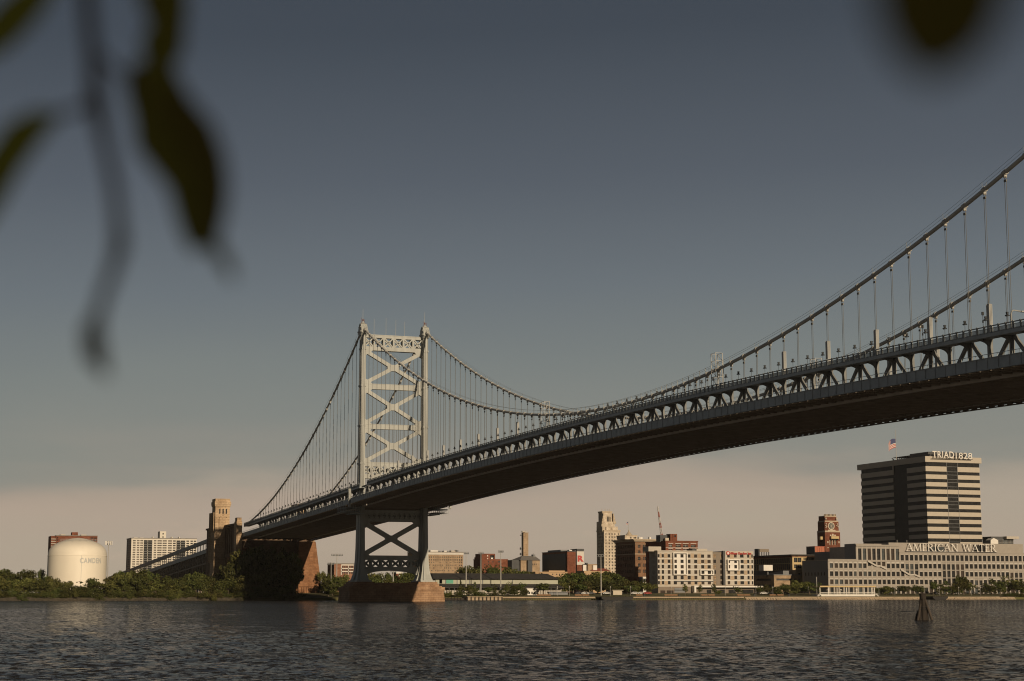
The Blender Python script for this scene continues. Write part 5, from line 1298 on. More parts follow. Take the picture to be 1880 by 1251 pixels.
def nipper():
    X = 330.0
    b = Bld('clock_tower', 'ornate red brick tower with a round stained glass window left of the striped office tower', 'tower', X, 1515, 1542.8, 977.5, nl=1500.8, base=3)
    cols = cY(X, [(1524,1526),(1529,1531),(1533.6,1535.8)])
    w = grid(cols, rZ(X, 1529, [(992.2,1000.2),(1006.5,1012.5)]))
    b.walls('brick_dark', w, grid(even(X+4, b.xe-4, 3, .35), rZ(X, 1515, [(992.2,1000.2),(1006.5,1012.5)])), dep=.5, glass='glass', frame='cream', parapet=0)
    D = b.xe-X
    def tier(name, l, r, t, zb, f, m): mb = MB(); mb.box(X+f, b.xe-f, b.Y(r), b.Y(l), zb, b.Z(t)); o = mb.build(name, M[m], b.root); return o, b.Z(t)
    o, z = tier('stone_band', 1515, 1542.4, 974.6, b.z1, -.2, 'terracotta')
    o1, z1 = tier('upper_stage', 1515.6, 1541.4, 958.5, z, .6, 'brick_dark')
    o2, z2 = tier('cornice', 1516.2, 1540.8, 956.3, z1, .4, 'terracotta')
    o3, z3 = tier('top_stage', 1516.6, 1538.6, 949, z2, 1.2, 'brick_dark')
    o4, z4 = tier('crown', 1517, 1538, 947.3, z3, 1.0, 'terracotta')
    mb = MB()
    for k in range(9): q = 1517.2+k*2.5; mb.box(X+1.2, X+2.2, b.Y(q+1), b.Y(q), z4, z4+1.1)
    mb.build('finial', M['terracotta'], b.root)
    mb = MB(); yc, zc_ = b.Y(1527.4), b.Z(966); r = (b.Y(1522)-b.Y(1532.8))/2; n = 32
    A = np.linspace(0, 6.283185, n+1)[:-1]
    mb.prism([(yc+r*1.12*math.cos(a), zc_+r*1.12*math.sin(a)) for a in A], 'x', X+.2, X+.59); rw = mb.build('window_ring', M['cream'], b.root)
    mb = MB(); mb.prism([(yc+r*.86*math.cos(a), zc_+r*.86*math.sin(a)) for a in A], 'x', X+.12, X+.19); mb.build('round_pane', M['glass2'], rw)
    mb = MB()
    for a in A[::4]: mb.bar((X+.1, yc, zc_), (X+.1, yc+r*.85*math.cos(a), zc_+r*.85*math.sin(a)), .18, .06, (1,0,0))
    mb.build('tracery', M['cream'], rw)
    mb = MB()
    for q, t, h in ((1516.8,951,3),(1517,961.5,1.6),(1516.2,964.5,1.4),(1517.6,966.5,1.2),(1536.6,951,3),(1537.4,961.5,1.6),(1536.4,964.5,1.4),(1538.6,966.5,1.2),(1516.4,968.8,1.2),(1540,968.8,1.2),(1519,994,3.4),(1539.4,994,3.4),(1519,1005,1.4),(1539.4,1005,1.4)): mb.box(X-.1, X+1.2, b.Y(q+1.9), b.Y(q), b.Z(t+h), b.Z(t))
    mb.box(X-.1, X+.6, b.Y(1534.5), b.Y(1521), b.Z(974.6), b.Z(973.0))
    for q in (1524, 1528, 1532): mb.box(X-.2, X-.01, b.Y(q+2.6), b.Y(q), b.Z(984.5), b.Z(980.4+abs(q-1528)*.4))
    for q in (1523, 1527.4, 1532.4): mb.box(X-.15, X-.012, b.Y(q+.9), b.Y(q), b.Z(1001), b.Z(992))
    mb.build('stone_ornament', M['cream'], b.root)
    mb = MB(); mb.box(X-2.2, X-.01, b.Y(1537.6), b.Y(1523.6), b.Z(989.6), b.Z(985)); mb.build('balcony', M['yellow'], b.root)
    mb = MB()
    for k in range(6): mb.box(X-1.8, X-.015, b.Y(1524.4+k*2.45+.8), b.Y(1524.4+k*2.45), b.Z(992), b.Z(989.6))
    mb.build('balcony_brackets', M['roofdark'], b.root)
    p = onY(1509.8, 988, b.y1); mb = MB(); mb.box(float(p[0])-1, float(p[0])+1, b.y1+.01, b.y1+2.0, b.Z(991), b.Z(985.5)); mb.build('balcony', M['yellow'], b.root)
nipper()
# ---- tall striped office tower
def striped_tower():
    X = 300.0
    K = lambda q: 1540+q/5.529; KY = lambda q: 790+q/5.529
    b = Bld('office_tower', 'tall striped office tower with pale bands, dark glass and rooftop lettering on the right', 'office tower', X, 1703.3, 1804, 848.5, nl=1584, base=3)
    px = 1753
    yl, yr = yX(1704.6, X), yX(1803.4, X); y1 = yl
    Z = lambda q: zX(px, KY(q), X)
    zt = Z(330)
    mb = MB(); mb.box(X, b.xe, yr, y1, 3, zt); mb.build('glass_core', M['glass'], b.root)
    ya, yb = yX(K(1120), X), yX(K(1229), X)
    tops = [(374,425),(457,501),(534,577),(607,651),(682,723),(759,801),(834,877),(909,951),(985,1025),(1060,1102),(1136,1178),(1212,1254)]
    for i, (t, c) in enumerate(tops):
        if i in (3, 6, 9): segs = [(yr, y1+.4)]
        else: segs = [(ya, y1+.4), (yr, yb)]
        for s0, s1 in segs:
            mb = MB(); mb.box(X-.4, X-.01, s0, s1, Z(c), Z(t)); mb.build('spandrel', M['band'], b.root)
    # north side: bands interrupted by a full-height glass slot
    xa = xY(K(720), y1); xb = xY(K(578), y1)
    for i, (t, c) in enumerate(tops):
        mb = MB(); mb.box(X-.02, xa, y1+.01, y1+.4, Z(c), Z(t)); mb.build('spandrel', M['band'], b.root)
        mb = MB(); mb.box(xb, b.xe+.2, y1+.01, y1+.4, Z(c), Z(t)); mb.build('spandrel', M['band'], b.root)
    mb = MB(); mb.box(xb-1.2, xb, y1+.41, y1+.7, Z(425), zt); mb.build('loggia_post', M['band'], b.root)
    mb = MB(); mb.box(X-.6, b.xe+4.5, yr-1.6, y1+.6, zt-.1, Z(274)); mb.build('parapet', M['band'], b.root)
    mb = MB()
    for y in (ya, yb): mb.box(X-.5, X-.41, y-.12, y+.12, Z(1178), zt)
    for i, (t, c) in enumerate(tops):
        if i not in (3, 6, 9): mb.box(X-.25, X-.005, yb, ya, Z(c)-.12, Z(c)+.12); mb.box(X-.25, X-.006, yb, ya, Z(t)-.12, Z(t)+.12)
    mb.build('mullion', M['greymetal'], b.root)
    # roof plant with the lettering on its screen
    zr = Z(274); mb = MB(); mb.box(X+4, X+26, yX(1786, X), yX(1716, X), zr, Z(222)); mb.build('roof_plant', M['darkclad'], b.root)
    mb = MB(); z = Z(230)
    mb.box(X+24, X+50, yX(1770, X), y1-7, z-.4, z)
    for q in np.linspace(X+28, X+49, 5): mb.bar((q, y1-8, zr), (q+4, y1-8, z-.4), .5, .5); mb.bar((q, y1-14, zr), (q+4, y1-14, z-.4), .5, .5)
    mb.build('roof_canopy', M['darkclad'], b.root)
    west_sign(b.root, 'TRIAD', 'white', X-1.75, yX(K(980), X-2), yX(K(1200), X-2), Z(288), Z(222), .012, .7, 1.1)
    west_sign(b.root, '1828', 'white', X-1.75, yX(K(1217), X-2), yX(K(1385), X-2), Z(292), Z(230), .0, .7, 1.0)
    mb = MB(); mb.box(X-2.6, X-1.7, yX(K(1390), X-2), yX(K(975), X-2), Z(297), Z(293)); mb.build('sign_rail', M['darkclad'], b.root)
    return b
TB = striped_tower()
def tower_flag():
    y = TB.y1-6; p = onY(1651, 840, y); X = float(p[0])
    flag('flag', X, 1650.5, 806.5, 9.0, 6.2, 'large stars and stripes flag at half mast above the striped office tower', pole=(790, 846), droop=.45)
tower_flag()
# ---- long pale office building with the lettering
def water_offices():
    X = 198.0
    b = Bld('office_building', 'long pale office building with a window grid and large white serif rooftop lettering', 'office building', X, 1519, 1890, 1030, nl=1474, base=3)
    K = lambda q: 1400+q/3.917; KY = lambda q: 930+q/3.917
    PX = 1690; Z = lambda py: zX(PX, py, X); Y = lambda px: yX(px, X)
    bay = abs(Y(1520.5)-Y(1520.5+8.83)); y1 = b.y1
    nb = int((y1-b.y0)/bay)
    R = {4: (1019.4,1029.6), 3: (1035.6,1043.8), 2: (1050.2,1058.4), 1: (1064.8,1073)}
    def zr(r): return Z(R[r][1]), Z(R[r][0])
    def bays(pxa, pxb): return [i for i in range(nb) if Y(pxb) < y1-.7-bay*(i+.5) < Y(pxa)]
    def wy(i): c = y1-.7-bay*(i+.5); return c-bay*.335, c+bay*.335
    zlow, zhi, zglass = Z(1029.4), Z(1015.5), Z(1004.6)
    tall = []; plain = []
    used = {}
    def T(pxa, pxb, pa, pb):
        for i in bays(pxa, pxb):
            a, c = wy(i); z0, z1 = Z(pb), Z(pa); tall.append((a, c, z0, z1)); used.setdefault(i, []).append((z0, z1))
    T(1571, 1650, 1008.5, 1029)
    T(1590, 1625, 1031.5, 1040)
    T(1661, 1684, 1036, 1056); T(1729, 1772, 1036, 1075); T(1855, 1890, 1051, 1075)
    T(1522, 1890, 1079, 1092)
    T(1788, 1806, 1065.5, 1077)
    for i in range(nb):
        for r in (1, 2, 3, 4):
            a, c = wy(i); z0, z1 = zr(r)
            if r == 4 and a+bay/2 > Y(1650): continue
            if any(z0 < q1 and z1 > q0 for q0, q1 in used.get(i, [])): continue
            plain.append((a, c, z0, z1))
    # massing: the wall is stepped, low to the left and high to the right
    yg, yh = Y(1571), Y(1650)
    mb = MB()
    def F(ya, yb, zb, zt): 
        ws = [w for w in plain+tall if ya <= (w[0]+w[1])/2 <= yb and zb < (w[2]+w[3])/2 < zt]
        facade(mb, 'x', X, ya, yb, zb, zt, ws, .7, 1, 0, 1)
    F(yg, y1, 3, zlow); F(yh, yg, 3, zglass); F(b.y0, yh, 3, zhi)
    for ya, yb, zt in ((yg, y1, zlow), (yh, yg, zglass), (b.y0, yh, zhi)):
        mb.add([(X,ya,zt),(X+30,ya,zt),(X+30,yb,zt),(X,yb,zt)], [(0,1,2,3)]); mb.add([(X,yb,3),(X+30,yb,3),(X+30,yb,zt),(X,yb,zt)], [(0,1,2,3)]); mb.add([(X,ya,3),(X+30,ya,3),(X+30,ya,zt),(X,ya,zt)], [(0,1,2,3)])
    mb.build('wall', [M['offconcrete'], M['offreveal']], b.root)
    # pale lintel panel over each window, string courses, slim piers
    mb = MB()
    for a, c, z0, z1 in plain:
        mb.box(X-.06, X-.004, a-.05, c+.05, z1+.12, z1+1.25)
    mb.build('lintel_panels', M['offpanel'], b.root)
    mb = MB()
    for py, ya, yb in ((1031.5, b.y0, y1), (1047, b.y0, y1), (1061.2, b.y0, y1), (1075.5, b.y0, y1), (1017, b.y0, yh)):
        mb.box(X-.22, X-.006, ya, yb, Z(py)-.28, Z(py)+.28)
    mb.box(X-.5, X+.6, yh, yg, zglass+.005, zglass+1.1); mb.box(X-.3, X+.6, yg+.01, y1, zlow+.005, zlow+.5); mb.box(X-.3, X+.6, b.y0, yh-.01, zhi+.005, zhi+.4)
    mb.build('string_course', M['offconcrete'], b.root)
    mb = MB()
    for i in range(nb+1):
        y = y1-.7-bay*i
        if y < b.y0: break
        for q in (.30,): mb.box(X-.12, X-.008, y-q*.5, y+q*.5, 3, (zlow if y > yg else zglass if y > yh else zhi)-.02)
    mb.build('slim_piers', M['offpanel'], b.root)
    rest = glaze(b.root, 'x', X, sorted(tall, key=lambda w: -(w[3]-w[2]))+plain, .7, 1, ['glass','glass','glass_warm','glass2'], 'glass2'); del b.root['_n']
    rest.build('window', M['glass'], b.root)['kind'] = 'stuff'
    # ramps that climb across the front
    mb = MB()
    for pts in (((1591,1031),(1607,1040),(1614,1040),(1625,1045.5)), ((1651,1046),(1667,1056),(1676,1055.5),(1686,1059.5))):
        for (a, c), (d, e) in zip(pts, pts[1:]): mb.bar((X-.7, Y(a), Z(c)), (X-.7, Y(d), Z(e)), .5, .9, (0,0,1))
    mb.build('stair_rail', M['offpanel'], b.root)
    # north sides of the stepped masses
    def N(name, m, pl, pr_, t, dy=0, xx=X):
        y = yX(pr_, xx); x2 = xY(pl, y); mb = MB(); mb.box(xx+.3, x2, y-.2, y+.12, 3, zX(pr_, t, xx)); return mb.build(name, M[m], b.root)
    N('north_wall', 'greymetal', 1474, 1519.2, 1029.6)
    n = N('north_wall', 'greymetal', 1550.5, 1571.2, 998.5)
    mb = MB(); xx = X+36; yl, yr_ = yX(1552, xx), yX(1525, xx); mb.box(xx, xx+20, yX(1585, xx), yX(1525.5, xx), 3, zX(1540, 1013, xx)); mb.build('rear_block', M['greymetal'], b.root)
    nz = [(Z(1073), Z(1066))]
    mb = MB(); yy = yX(1519.2, X)+.12
    for x in np.linspace(X+4, xY(1478, yy), 7): mb.box(x-.45, x+.45, yy, yy+.06, Z(1057.5), Z(1051.5))
    mb.build('north_window', M['glass'], b.root)
    # roof screen carrying the lettering
    xs = X+5.0
    mb = MB(); mb.box(xs, xs+16, yX(1878, xs), yX(1631.5, xs), zhi+.1, zX(1750, 997.8, xs)); mb.build('roof_screen', M['offconcrete'], b.root)
    mb = MB(); mb.box(xs+1, xs+12, yX(1620, xs), yX(1572, xs), zglass+.1, zX(1600, 998.5, xs)); mb.build('roof_screen', M['offconcrete'], b.root)
    for l, r in ((1574,1589),(1605,1617)): 
        mb = MB(); mb.box(xs+.6, xs+.99, yX(r, xs), yX(l, xs), zX(1600, 1004.5, xs), zX(1600, 1002, xs)); mb.build('louvre', M['brick_dark'], b.root)
    for l, r in ((1702,1733),(1786,1808)):
        mb = MB(); mb.box(xs-.12, xs-.01, yX(r, xs), yX(l, xs), zX(1750, 1012.5, xs), zX(1750, 1004.5 if l < 1750 else 1001, xs)); mb.build('louvre', M['glass2' if l < 1750 else 'glass'], b.root)
    serif_sign(b.root, 'AMERICAN WATER', 'white', xs-1.0, yX(1663.2, xs-1), yX(1827.5, xs-1), zX(1745, 1012.6, xs), zX(1745, 999.2, xs), .5)
    mb = MB(); mb.box(xs-1.3, xs-.7, yX(1829, xs), yX(1662, xs), zX(1745, 1013.6, xs), zX(1745, 1013.0, xs)); mb.build('sign_rail', M['greymetal'], b.root)
    mb = MB()
    for q in (1654, 1672): mb.tube([(xs+4, yX(q, xs), zX(1750, 998, xs)), (xs+4, yX(q, xs), zX(1750, 992.5, xs))], .15, 5)
    mb.build('vent_pipe', M['pole'], b.root)
water_offices()
def glass_pavilion():
    X = 330.0
    b = Bld('rooftop_pavilion', 'low glass block with a flat cream roof to the right of the striped office tower', 'glass building', X, 1826, 1861, 990, depth=14, base=3)
    nn = 13; b.walls('greymetal', grid(even(b.y0+.5, b.y1-.5, nn, .85), [(b.Z(1003), b.Z(990.6))]), dep=.2, glass=['glass2','glass'], frame='white', roofm='roofdark', parapet=0)
    b.box('flat_roof', 'concrete', X-3, X+13, b.Y(1866.5), b.Y(1844), b.z1+.01, b.Z(985.3)); b.box('flat_roof', 'darkclad', X+.5, X+13, b.Y(1844)+.01, b.Y(1821), b.z1+.01, b.Z(985.6))
    mb = MB(); z = b.Z(1003); mb.prism([(b.Y(1820), z), (b.Y(1806), z), (b.Y(1806.5), b.Z(993)), (b.Y(1812), b.Z(989)), (b.Y(1820), b.Z(993))], 'x', X-8, X-2); mb.build('tent', M['white'], b.root)
    b.box('lower_block', 'concrete', X-9, X+12, b.Y(1862), b.Y(1804), 3, z-.02)
glass_pavilion()
# ---- waterfront: pavilion, sea wall, barges, dolphin, poles, benches, cars
def pavilion():
    X = 140.0; Y = lambda p: yX(p, X); Z = lambda q: zX(1553, q, X)
    t = thing('boat_pavilion', (X, (Y(1502)+Y(1604))/2, 1.6), 'white riverside pavilion with a flat golden roof and white railing on the sea wall', 'pavilion')
    mb = MB(); mb.box(X-1, X+9, Y(1603), Y(1501.5), Z(1078.6), Z(1076.2)); mb.box(X-1.3, X-1.0, Y(1603.3), Y(1501.2), Z(1078.3), Z(1075.9)); mb.build('roof', M['yellow'], t)
    mb = MB(); mb.box(X-1, X+9, Y(1602), Y(1503), .5, Z(1091.6)); mb.build('deck', M['white'], t)
    for q in (1502.3, 1517.5, 1533.5, 1551, 1568.5, 1583, 1597, 1602):
        mb = MB(); mb.box(X-.6, X-.2, Y(q)-.2, Y(q)+.2, Z(1091.6), Z(1078.6)); mb.build('column', M['white'], t)
    mb = MB(); mb.box(X-.95, X-.8, Y(1602), Y(1503), Z(1088.2), Z(1087.6))
    for y in np.arange(Y(1602), Y(1503), .5): mb.box(X-.92, X-.86, y-.05, y+.05, Z(1091.6), Z(1087.8))
    mb.build('railing', M['white'], t)
    for a, b_ in ((1503, 1496.5), (1602, 1608.5)):
        mb = MB(); mb.bar((X-.5, Y(a), Z(1091)), (X-.5, Y(b_), Z(1095.6)), 1.6, .3); mb.bar((X-1, Y(a), Z(1088.5)), (X-1, Y(b_), Z(1093.5)), .1, .15); mb.build('gangway', M['white'], t)
    mb = MB(); mb.tube([(X+2, Y(1501), 1.5), (X+2, Y(1501), Z(1059.5))], .18, 6); mb.build('mast', M['pole'], t)
    for q in (1523, 1546, 1575):
        mb = MB(); mb.tube([(X+3, Y(q), Z(1091.6)), (X+3, Y(q), Z(1084))], .08, 5); mb.lathe([(1.2,0),(.1,.7)], (X+3, Y(q), Z(1084)), 8); mb.build('parasol', M['white'], t)
pavilion()
def seawall():
    Y = lambda p: yX(p, SHORE)
    ya, yb = Y(1363), Y(916)
    t = thing('sea_wall', (SHORE, (ya+yb)/2, 0), 'long tan sea wall with dark timber piles along the far waterline', 'sea wall')
    mb = MB(); mb.box(SHORE-.7, SHORE+.6, ya, yb, .95, 1.62); mb.build('cap', M['seawall'], t)
    mb = MB(); mb.box(SHORE-.1, SHORE+.6, ya, yb, -2, .94); mb.build('face', M['timber'], t)
    mb = MB()
    for y in np.arange(ya+.5, yb, 1.25): mb.tube([(SHORE-.42, y, -2), (SHORE-.42, y, .94)], .24, 6)
    mb.build('pile_row', M['timber_lit'], t)['kind'] = 'stuff'
    t = thing('rubble_bank', (SHORE, (Y(1363)+Y(1850))/2, 0), 'sloping tan rubble bank along the waterline in front of the long pale offices', 'embankment')
    mb = MB(); ys = np.arange(Y(1855), Y(1363.3), 1.6); rr = random.Random(3)
    for y in ys:
        for k in range(3):
            x = SHORE-1.8+k*.9+rr.uniform(-.2, .2); z = -.1+k*.5; sx, sy, sz = rr.uniform(.5, .8), rr.uniform(.7, 1.0), rr.uniform(.35, .6)
            mb.hexa([(x-sx,y-sy,z-.8),(x+sx,y-sy,z-.8),(x+sx,y+sy,z-.8),(x-sx,y+sy,z-.8)], [(x-sx*.6,y-sy*.7,z+sz),(x+sx*.7,y-sy*.6,z+sz*.9),(x+sx*.6,y+sy*.7,z+sz),(x-sx*.7,y+sy*.6,z+sz*.8)])
    mb.box(SHORE-.4, SHORE+.8, ys[0]-1, ys[-1]+.8, -2, 1.35); mb.build('stones', M['seawall'], t)
    t = thing('quay_block', (SHORE, Y(884), 0), 'tan concrete quay block at the waterline right of the tower pier', 'quay')
    mb = MB(); mb.box(SHORE-6, SHORE+2, Y(915.5), Y(850), -2, 1.45); mb.box(SHORE-6.4, SHORE+2, Y(915.5), Y(850), 1.46, 1.85); mb.build('block', M['seawall'], t)
    mb = MB()
    for q in np.linspace(851, 914, 10): mb.tube([(SHORE-6.5, Y(q), -2), (SHORE-6.5, Y(q), 1.7)], .25, 6)
    mb.build('fender', M['timber_lit'], t)
    t = thing('timber_bulkhead', (SHORE, Y(830), 0), 'dark timber bulkhead at the waterline between the tower pier and the quay block', 'bulkhead')
    mb = MB(); mb.box(SHORE-3, SHORE+1, Y(849.6), Y(800), -2, 1.1); mb.build('wall', M['timber'], t)
    mb = MB(); 
    for q in np.linspace(802, 849, 9): mb.tube([(SHORE-3.2, Y(q), -2), (SHORE-3.2, Y(q), 1.5)], .22, 6)
    mb.build('pile', M['timber'], t)
seawall()
def barge(pl, pr_, label):
    X = SHORE-9; yl, yr = yX(pl, X), yX(pr_, X)
    t = thing('barge', (X, (yl+yr)/2, 0), label, 'barge')
    mb = MB(); mb.prism([(yr,1.55),(yl,1.55),(yl,.9),(yl-2.2,-.6),(yr+2.2,-.6),(yr,.9)], 'x', X-4, X+4); part(mb, 'hull', M['barge'], t)
    mb = MB(); mb.box(X-4.1, X+4.1, yr-.05, yl+.05, 1.56, 1.75)
    for y in np.linspace(yr+1, yl-1, 6): mb.box(X-3.8, X-3.5, y-.2, y+.2, 1.75, 2.15)
    mb.build('deck', M['timber'], t)
barge(1098, 1156, 'long low black barge moored below the brown brick office tower'); barge(1702, 1729, 'short black barge moored beside the timber mooring piles')
def dolphin():
    p = atd(1696.5, 1140, 0); r = ray(1696.5, 1139); tt = -CZ/r[2]; c = cC+r*tt; x, y = float(c[0]), float(c[1])
    t = thing('mooring_dolphin', (x, y, 0), 'cluster of dark leaning timber mooring piles standing in the open water', 'mooring dolphin')
    zt = float((cC+ray(1695, 1090.5)*tt)[2]); m_ = .0662   # metres per pixel there
    Ra = Vector((cR[0], cR[1], 0)).normalized(); Fa = Vector((cF[0], cF[1], 0)).normalized()
    def P(a, f, z): v = Vector((x, y, 0))+Ra*a+Fa*f; return (v.x, v.y, z)
    for i, (a0, f0, a1, f1, h, rr, m) in enumerate(((-.52,-.1,-.3,0,1,.19,'timber'),(-.12,-.3,-.06,-.15,1,.21,'timber'),(.16,.1,.12,.05,.98,.2,'timber'),(.98,-.2,.22,.0,.78,.17,'timber_lit'),(-1.06,.1,-.72,.1,.36,.16,'timber_lit'),(-.86,-.3,-.42,-.1,.62,.16,'timber_lit'),(.5,.2,.2,.1,.96,.16,'timber'))):
        mb = MB(); mb.tube([P(a0*1.1, f0*1.1, -1), P(a0, f0, 0), P(a1*.9+.0, f1, zt*h)], [rr*1.1, rr, rr*.9], 9); mb.build('pile', M[m], t)
    mb = MB(); mb.box(0, 0, 0, 0, 0, 0); mb = MB()
    mb.tube([P(-.08,-.05,zt*.80), P(-.08,-.05,zt*.97)], .40, 12); mb.tube([P(-.08,-.05,zt*.97), P(-.08,-.05,zt*1.02)], .47, 12); mb.build('cap_band', M['timber'], t)
    mb = MB()
    for z in (.42, .5): mb.tube([P(.55*math.cos(a)-.05, .5*math.sin(a), zt*z) for a in np.linspace(0, 6.283, 13)], .03, 4)
    mb.build('cable_lashing', M['lampdark'], t)
dolphin()
def light_pole(px, top, base, X, heads, label, grp=None, w=1.5):
    y = yX(px, X); zt, zb = zX(px, top, X), max(2.2, zX(px, base, X))
    t = thing('floodlight_pole', (X, y, zb), label, 'light pole', grp)
    mb = MB(); mb.tube([(X, y, zb-1), (X, y, zt)], [.34, .17], 8); mb.build('pole', M['pole'], t)
    mb = MB(); mb.box(X-.1, X+.1, y-w, y+w, zt-.1, zt+.1); mb.box(X-.1, X+.1, y-w*.9, y+w*.9, zt-1.1, zt-.95); mb.build('crossarm', M['greymetal'], t)
    for k in range(heads):
        yy = y-w+2*w*(k+.5)/heads; mb = MB(); mb.hexa([(X-.5,yy-.3,zt-.55),(X-.3,yy-.3,zt-1.0),(X-.3,yy+.3,zt-1.0),(X-.5,yy+.3,zt-.55)], [(X-.05,yy-.2,zt-.2),(X-.05,yy-.2,zt-.7),(X-.05,yy+.2,zt-.7),(X-.05,yy+.2,zt-.2)]); mb.build('floodlight', M['greymetal'], t)
light_pole(856, 1014, 1082, 165, 4, 'tall floodlight pole nearest the tower, in front of the tan office block')
light_pole(883, 1014, 1085, 160, 4, 'tall floodlight pole at the left edge of the stepped red brick block')
light_pole(919.5, 1011, 1085, 160, 4, 'tall floodlight pole in front of the right half of the stepped red brick block')
light_pole(1103, 1018.5, 1090, 150, 3, 'thin tall floodlight pole in front of the pale city hall tower', w=2.2)
light_pole(608.5, 1033.5, 1075, 240, 4, 'shorter floodlight pole left of the tower pier', w=2.0)
light_pole(619, 1017.5, 1078, 230, 8, 'tall floodlight pole with a wide lamp row left of the tower pier', w=3.4)
light_pole(722.5, 1046, 1066, 215, 3, 'floodlight pole seen through the gap between the tower legs', w=2.0)
def bench_mesh():
    mb = MB(); mb.box(-.45, .35, -1.9, 1.9, .42, .52); mb.box(.3, .42, -1.9, 1.9, .52, 1.15)
    for y in (-1.6, 0, 1.6): mb.box(-.4, .3, y-.08, y+.08, 0, .42)
    return mb.mesh('bench', M['bench'])
BME = bench_mesh()
for px_ in (992, 1005, 1061.5, 1075, 1173, 1225, 1237, 1292, 1305, 1358, 1370, 1417, 1431):
    o = link('bench', BME); o.location = (136.5, yX(px_, 136.5), 1.75); tag(o, 'brown wooden bench on the grass strip above the sea wall', 'bench', 'benches along the promenade')
def bin_mesh():
    mb = MB(); mb.lathe([(.32,0),(.38,.1),(.4,.95),(.44,1.0),(.3,1.25)], (0,0,0), 12); return mb.mesh('litter_bin', M['lampdark'])
BIN = bin_mesh()
for px_ in (1182, 1246, 1383, 1446):
    o = link('litter_bin', BIN); o.location = (135.5, yX(px_, 135.5), 1.7); tag(o, 'small dark litter bin beside the benches on the grass strip', 'litter bin', 'litter bins on the promenade')
def lamp_mesh():
    mb = MB(); mb.tube([(0,0,0),(0,0,4.2)], [.09,.06], 6); mb.lathe([(.12,4.2),(.3,4.3),(.32,4.6),(.15,4.9),(.05,5.0)], (0,0,0), 8); return mb.mesh('promenade_lamp', M['pole'])
LME = lamp_mesh()
for px_ in (1023, 1045, 1120, 1157, 1231, 1330, 1346, 1386, 1417, 1482, 1611, 1640, 1695, 1722, 1757, 1780, 1797, 1845):
    o = link('promenade_lamp', LME); X = 150; o.location = (X, yX(px_, X), 2.1); tag(o, 'thin pale promenade lamp with a small round head near the far waterline', 'lamp', 'lamps along the promenade')
def car_mesh(body):
    mb = MB(); L, Wd = 2.25, .9
    prof = [(-L,.45),(-L,.85),(-L+.15,.98),(-1.25,1.02),(-.75,1.48),(.75,1.5),(1.45,1.05),(L-.1,.9),(L,.7),(L,.42)]
    mb.prism([(y, z) for y, z in prof], 'x', -Wd, Wd, 0)
    mb.prism([(-1.1,1.05),(-.7,1.42),(.7,1.44),(1.25,1.07)], 'x', -Wd-.01, Wd+.01, 1)
    for y in (-1.4, 1.4):
        for x in (-Wd+.1, Wd-.1): mb.tube([(x-.12,y,.34),(x+.12,y,.34)], .34, 12, 2)
    me = mb.mesh('parked_car', [M[body], M['glass'], M['tyre']]); fixn(me); return me
CM = {k: car_mesh(k) for k in ('carwhite','cardark','carred')}
CARLAB = {'carwhite': 'white parked car behind the grass strip on the far bank', 'cardark': 'dark parked car behind the grass strip on the far bank', 'carred': 'red parked car behind the grass strip on the far bank'}
for px_, k in ((1062,'cardark'),(1073,'carwhite'),(1084,'cardark'),(1112,'carwhite'),(1124,'carwhite'),(1134,'cardark'),(1164,'carwhite'),(1176,'carwhite'),(1187,'carred'),(1399,'carwhite'),(1411,'carwhite'),(1425,'carwhite'),(1440,'cardark'),(1390,'cardark'),(1749,'carwhite'),(1628,'carwhite'),(1712,'cardark')):
    X = 170+random.uniform(-3, 3); o = link('parked_car', CM[k]); o.location = (X, yX(px_, X), 2.75); o.rotation_euler = (0, 0, random.uniform(-.1, .1)); tag(o, CARLAB[k], 'car', 'cars parked along the far bank')
def shack(px_l, px_r, t, X, label, m='white'):
    b = Bld('park_shelter', label, 'shelter', X, px_l, px_r, t, depth=6, base=2)
    w = grid(even(b.y0+.5, b.y1-.5, 3, .5), [(b.z0+1.0, b.z0+2.2)]) if b.z1-b.z0 > 3 else []
    b.walls(m, w, dep=.2, roofm=m, parapet=.3, cap=.6)
shack(968, 985, 1081, 160, 'small white hut right of the long low shed'); shack(1125, 1141, 1084.5, 165, 'small cream hut among the parked cars', 'cream'); shack(1008, 1042, 1087.5, 166, 'low grey open shelter on the grass near the long shed', 'greymetal')
# white gulls resting on the water are only specks; leave one
# ------------------------------------------------------------------ trees
def gz(X): return float(np.interp(X, [127, 128.4, 150, 185, 215, 400], [-.2, 1.35, 2.2, 3.0, 3.5, 3.7]))
def leaf_cloud(mb, lobes, per, size, rr):
    for (cx, cy, cz, R, fl) in lobes:
        n = int(per*R*R)
        for _ in range(n):
            d = Vector((rr.gauss(0,1), rr.gauss(0,1), rr.gauss(0,1))).normalized()
            rad = R*(rr.uniform(.35, 1.0)**.5)*rr.uniform(.9, 1.12)
            c = Vector((cx, cy, cz))+Vector((d.x, d.y, d.z*fl))*rad
            nn = (d*.9+Vector((rr.gauss(0,.6), rr.gauss(0,.6), rr.gauss(.25,.6)))).normalized()
            a = nn.cross(Vector((rr.gauss(0,1), rr.gauss(0,1), rr.gauss(0,1)))).normalized(); b = nn.cross(a)
            s = size*rr.uniform(.55, 1.25); t = s*rr.uniform(.45, .9)
            mb.add([c-a*s+b*t*.2, c-b*t+a*s*.1, c+a*s, c+b*t-a*s*.2+nn*s*.15], [(0,1,2,3)])
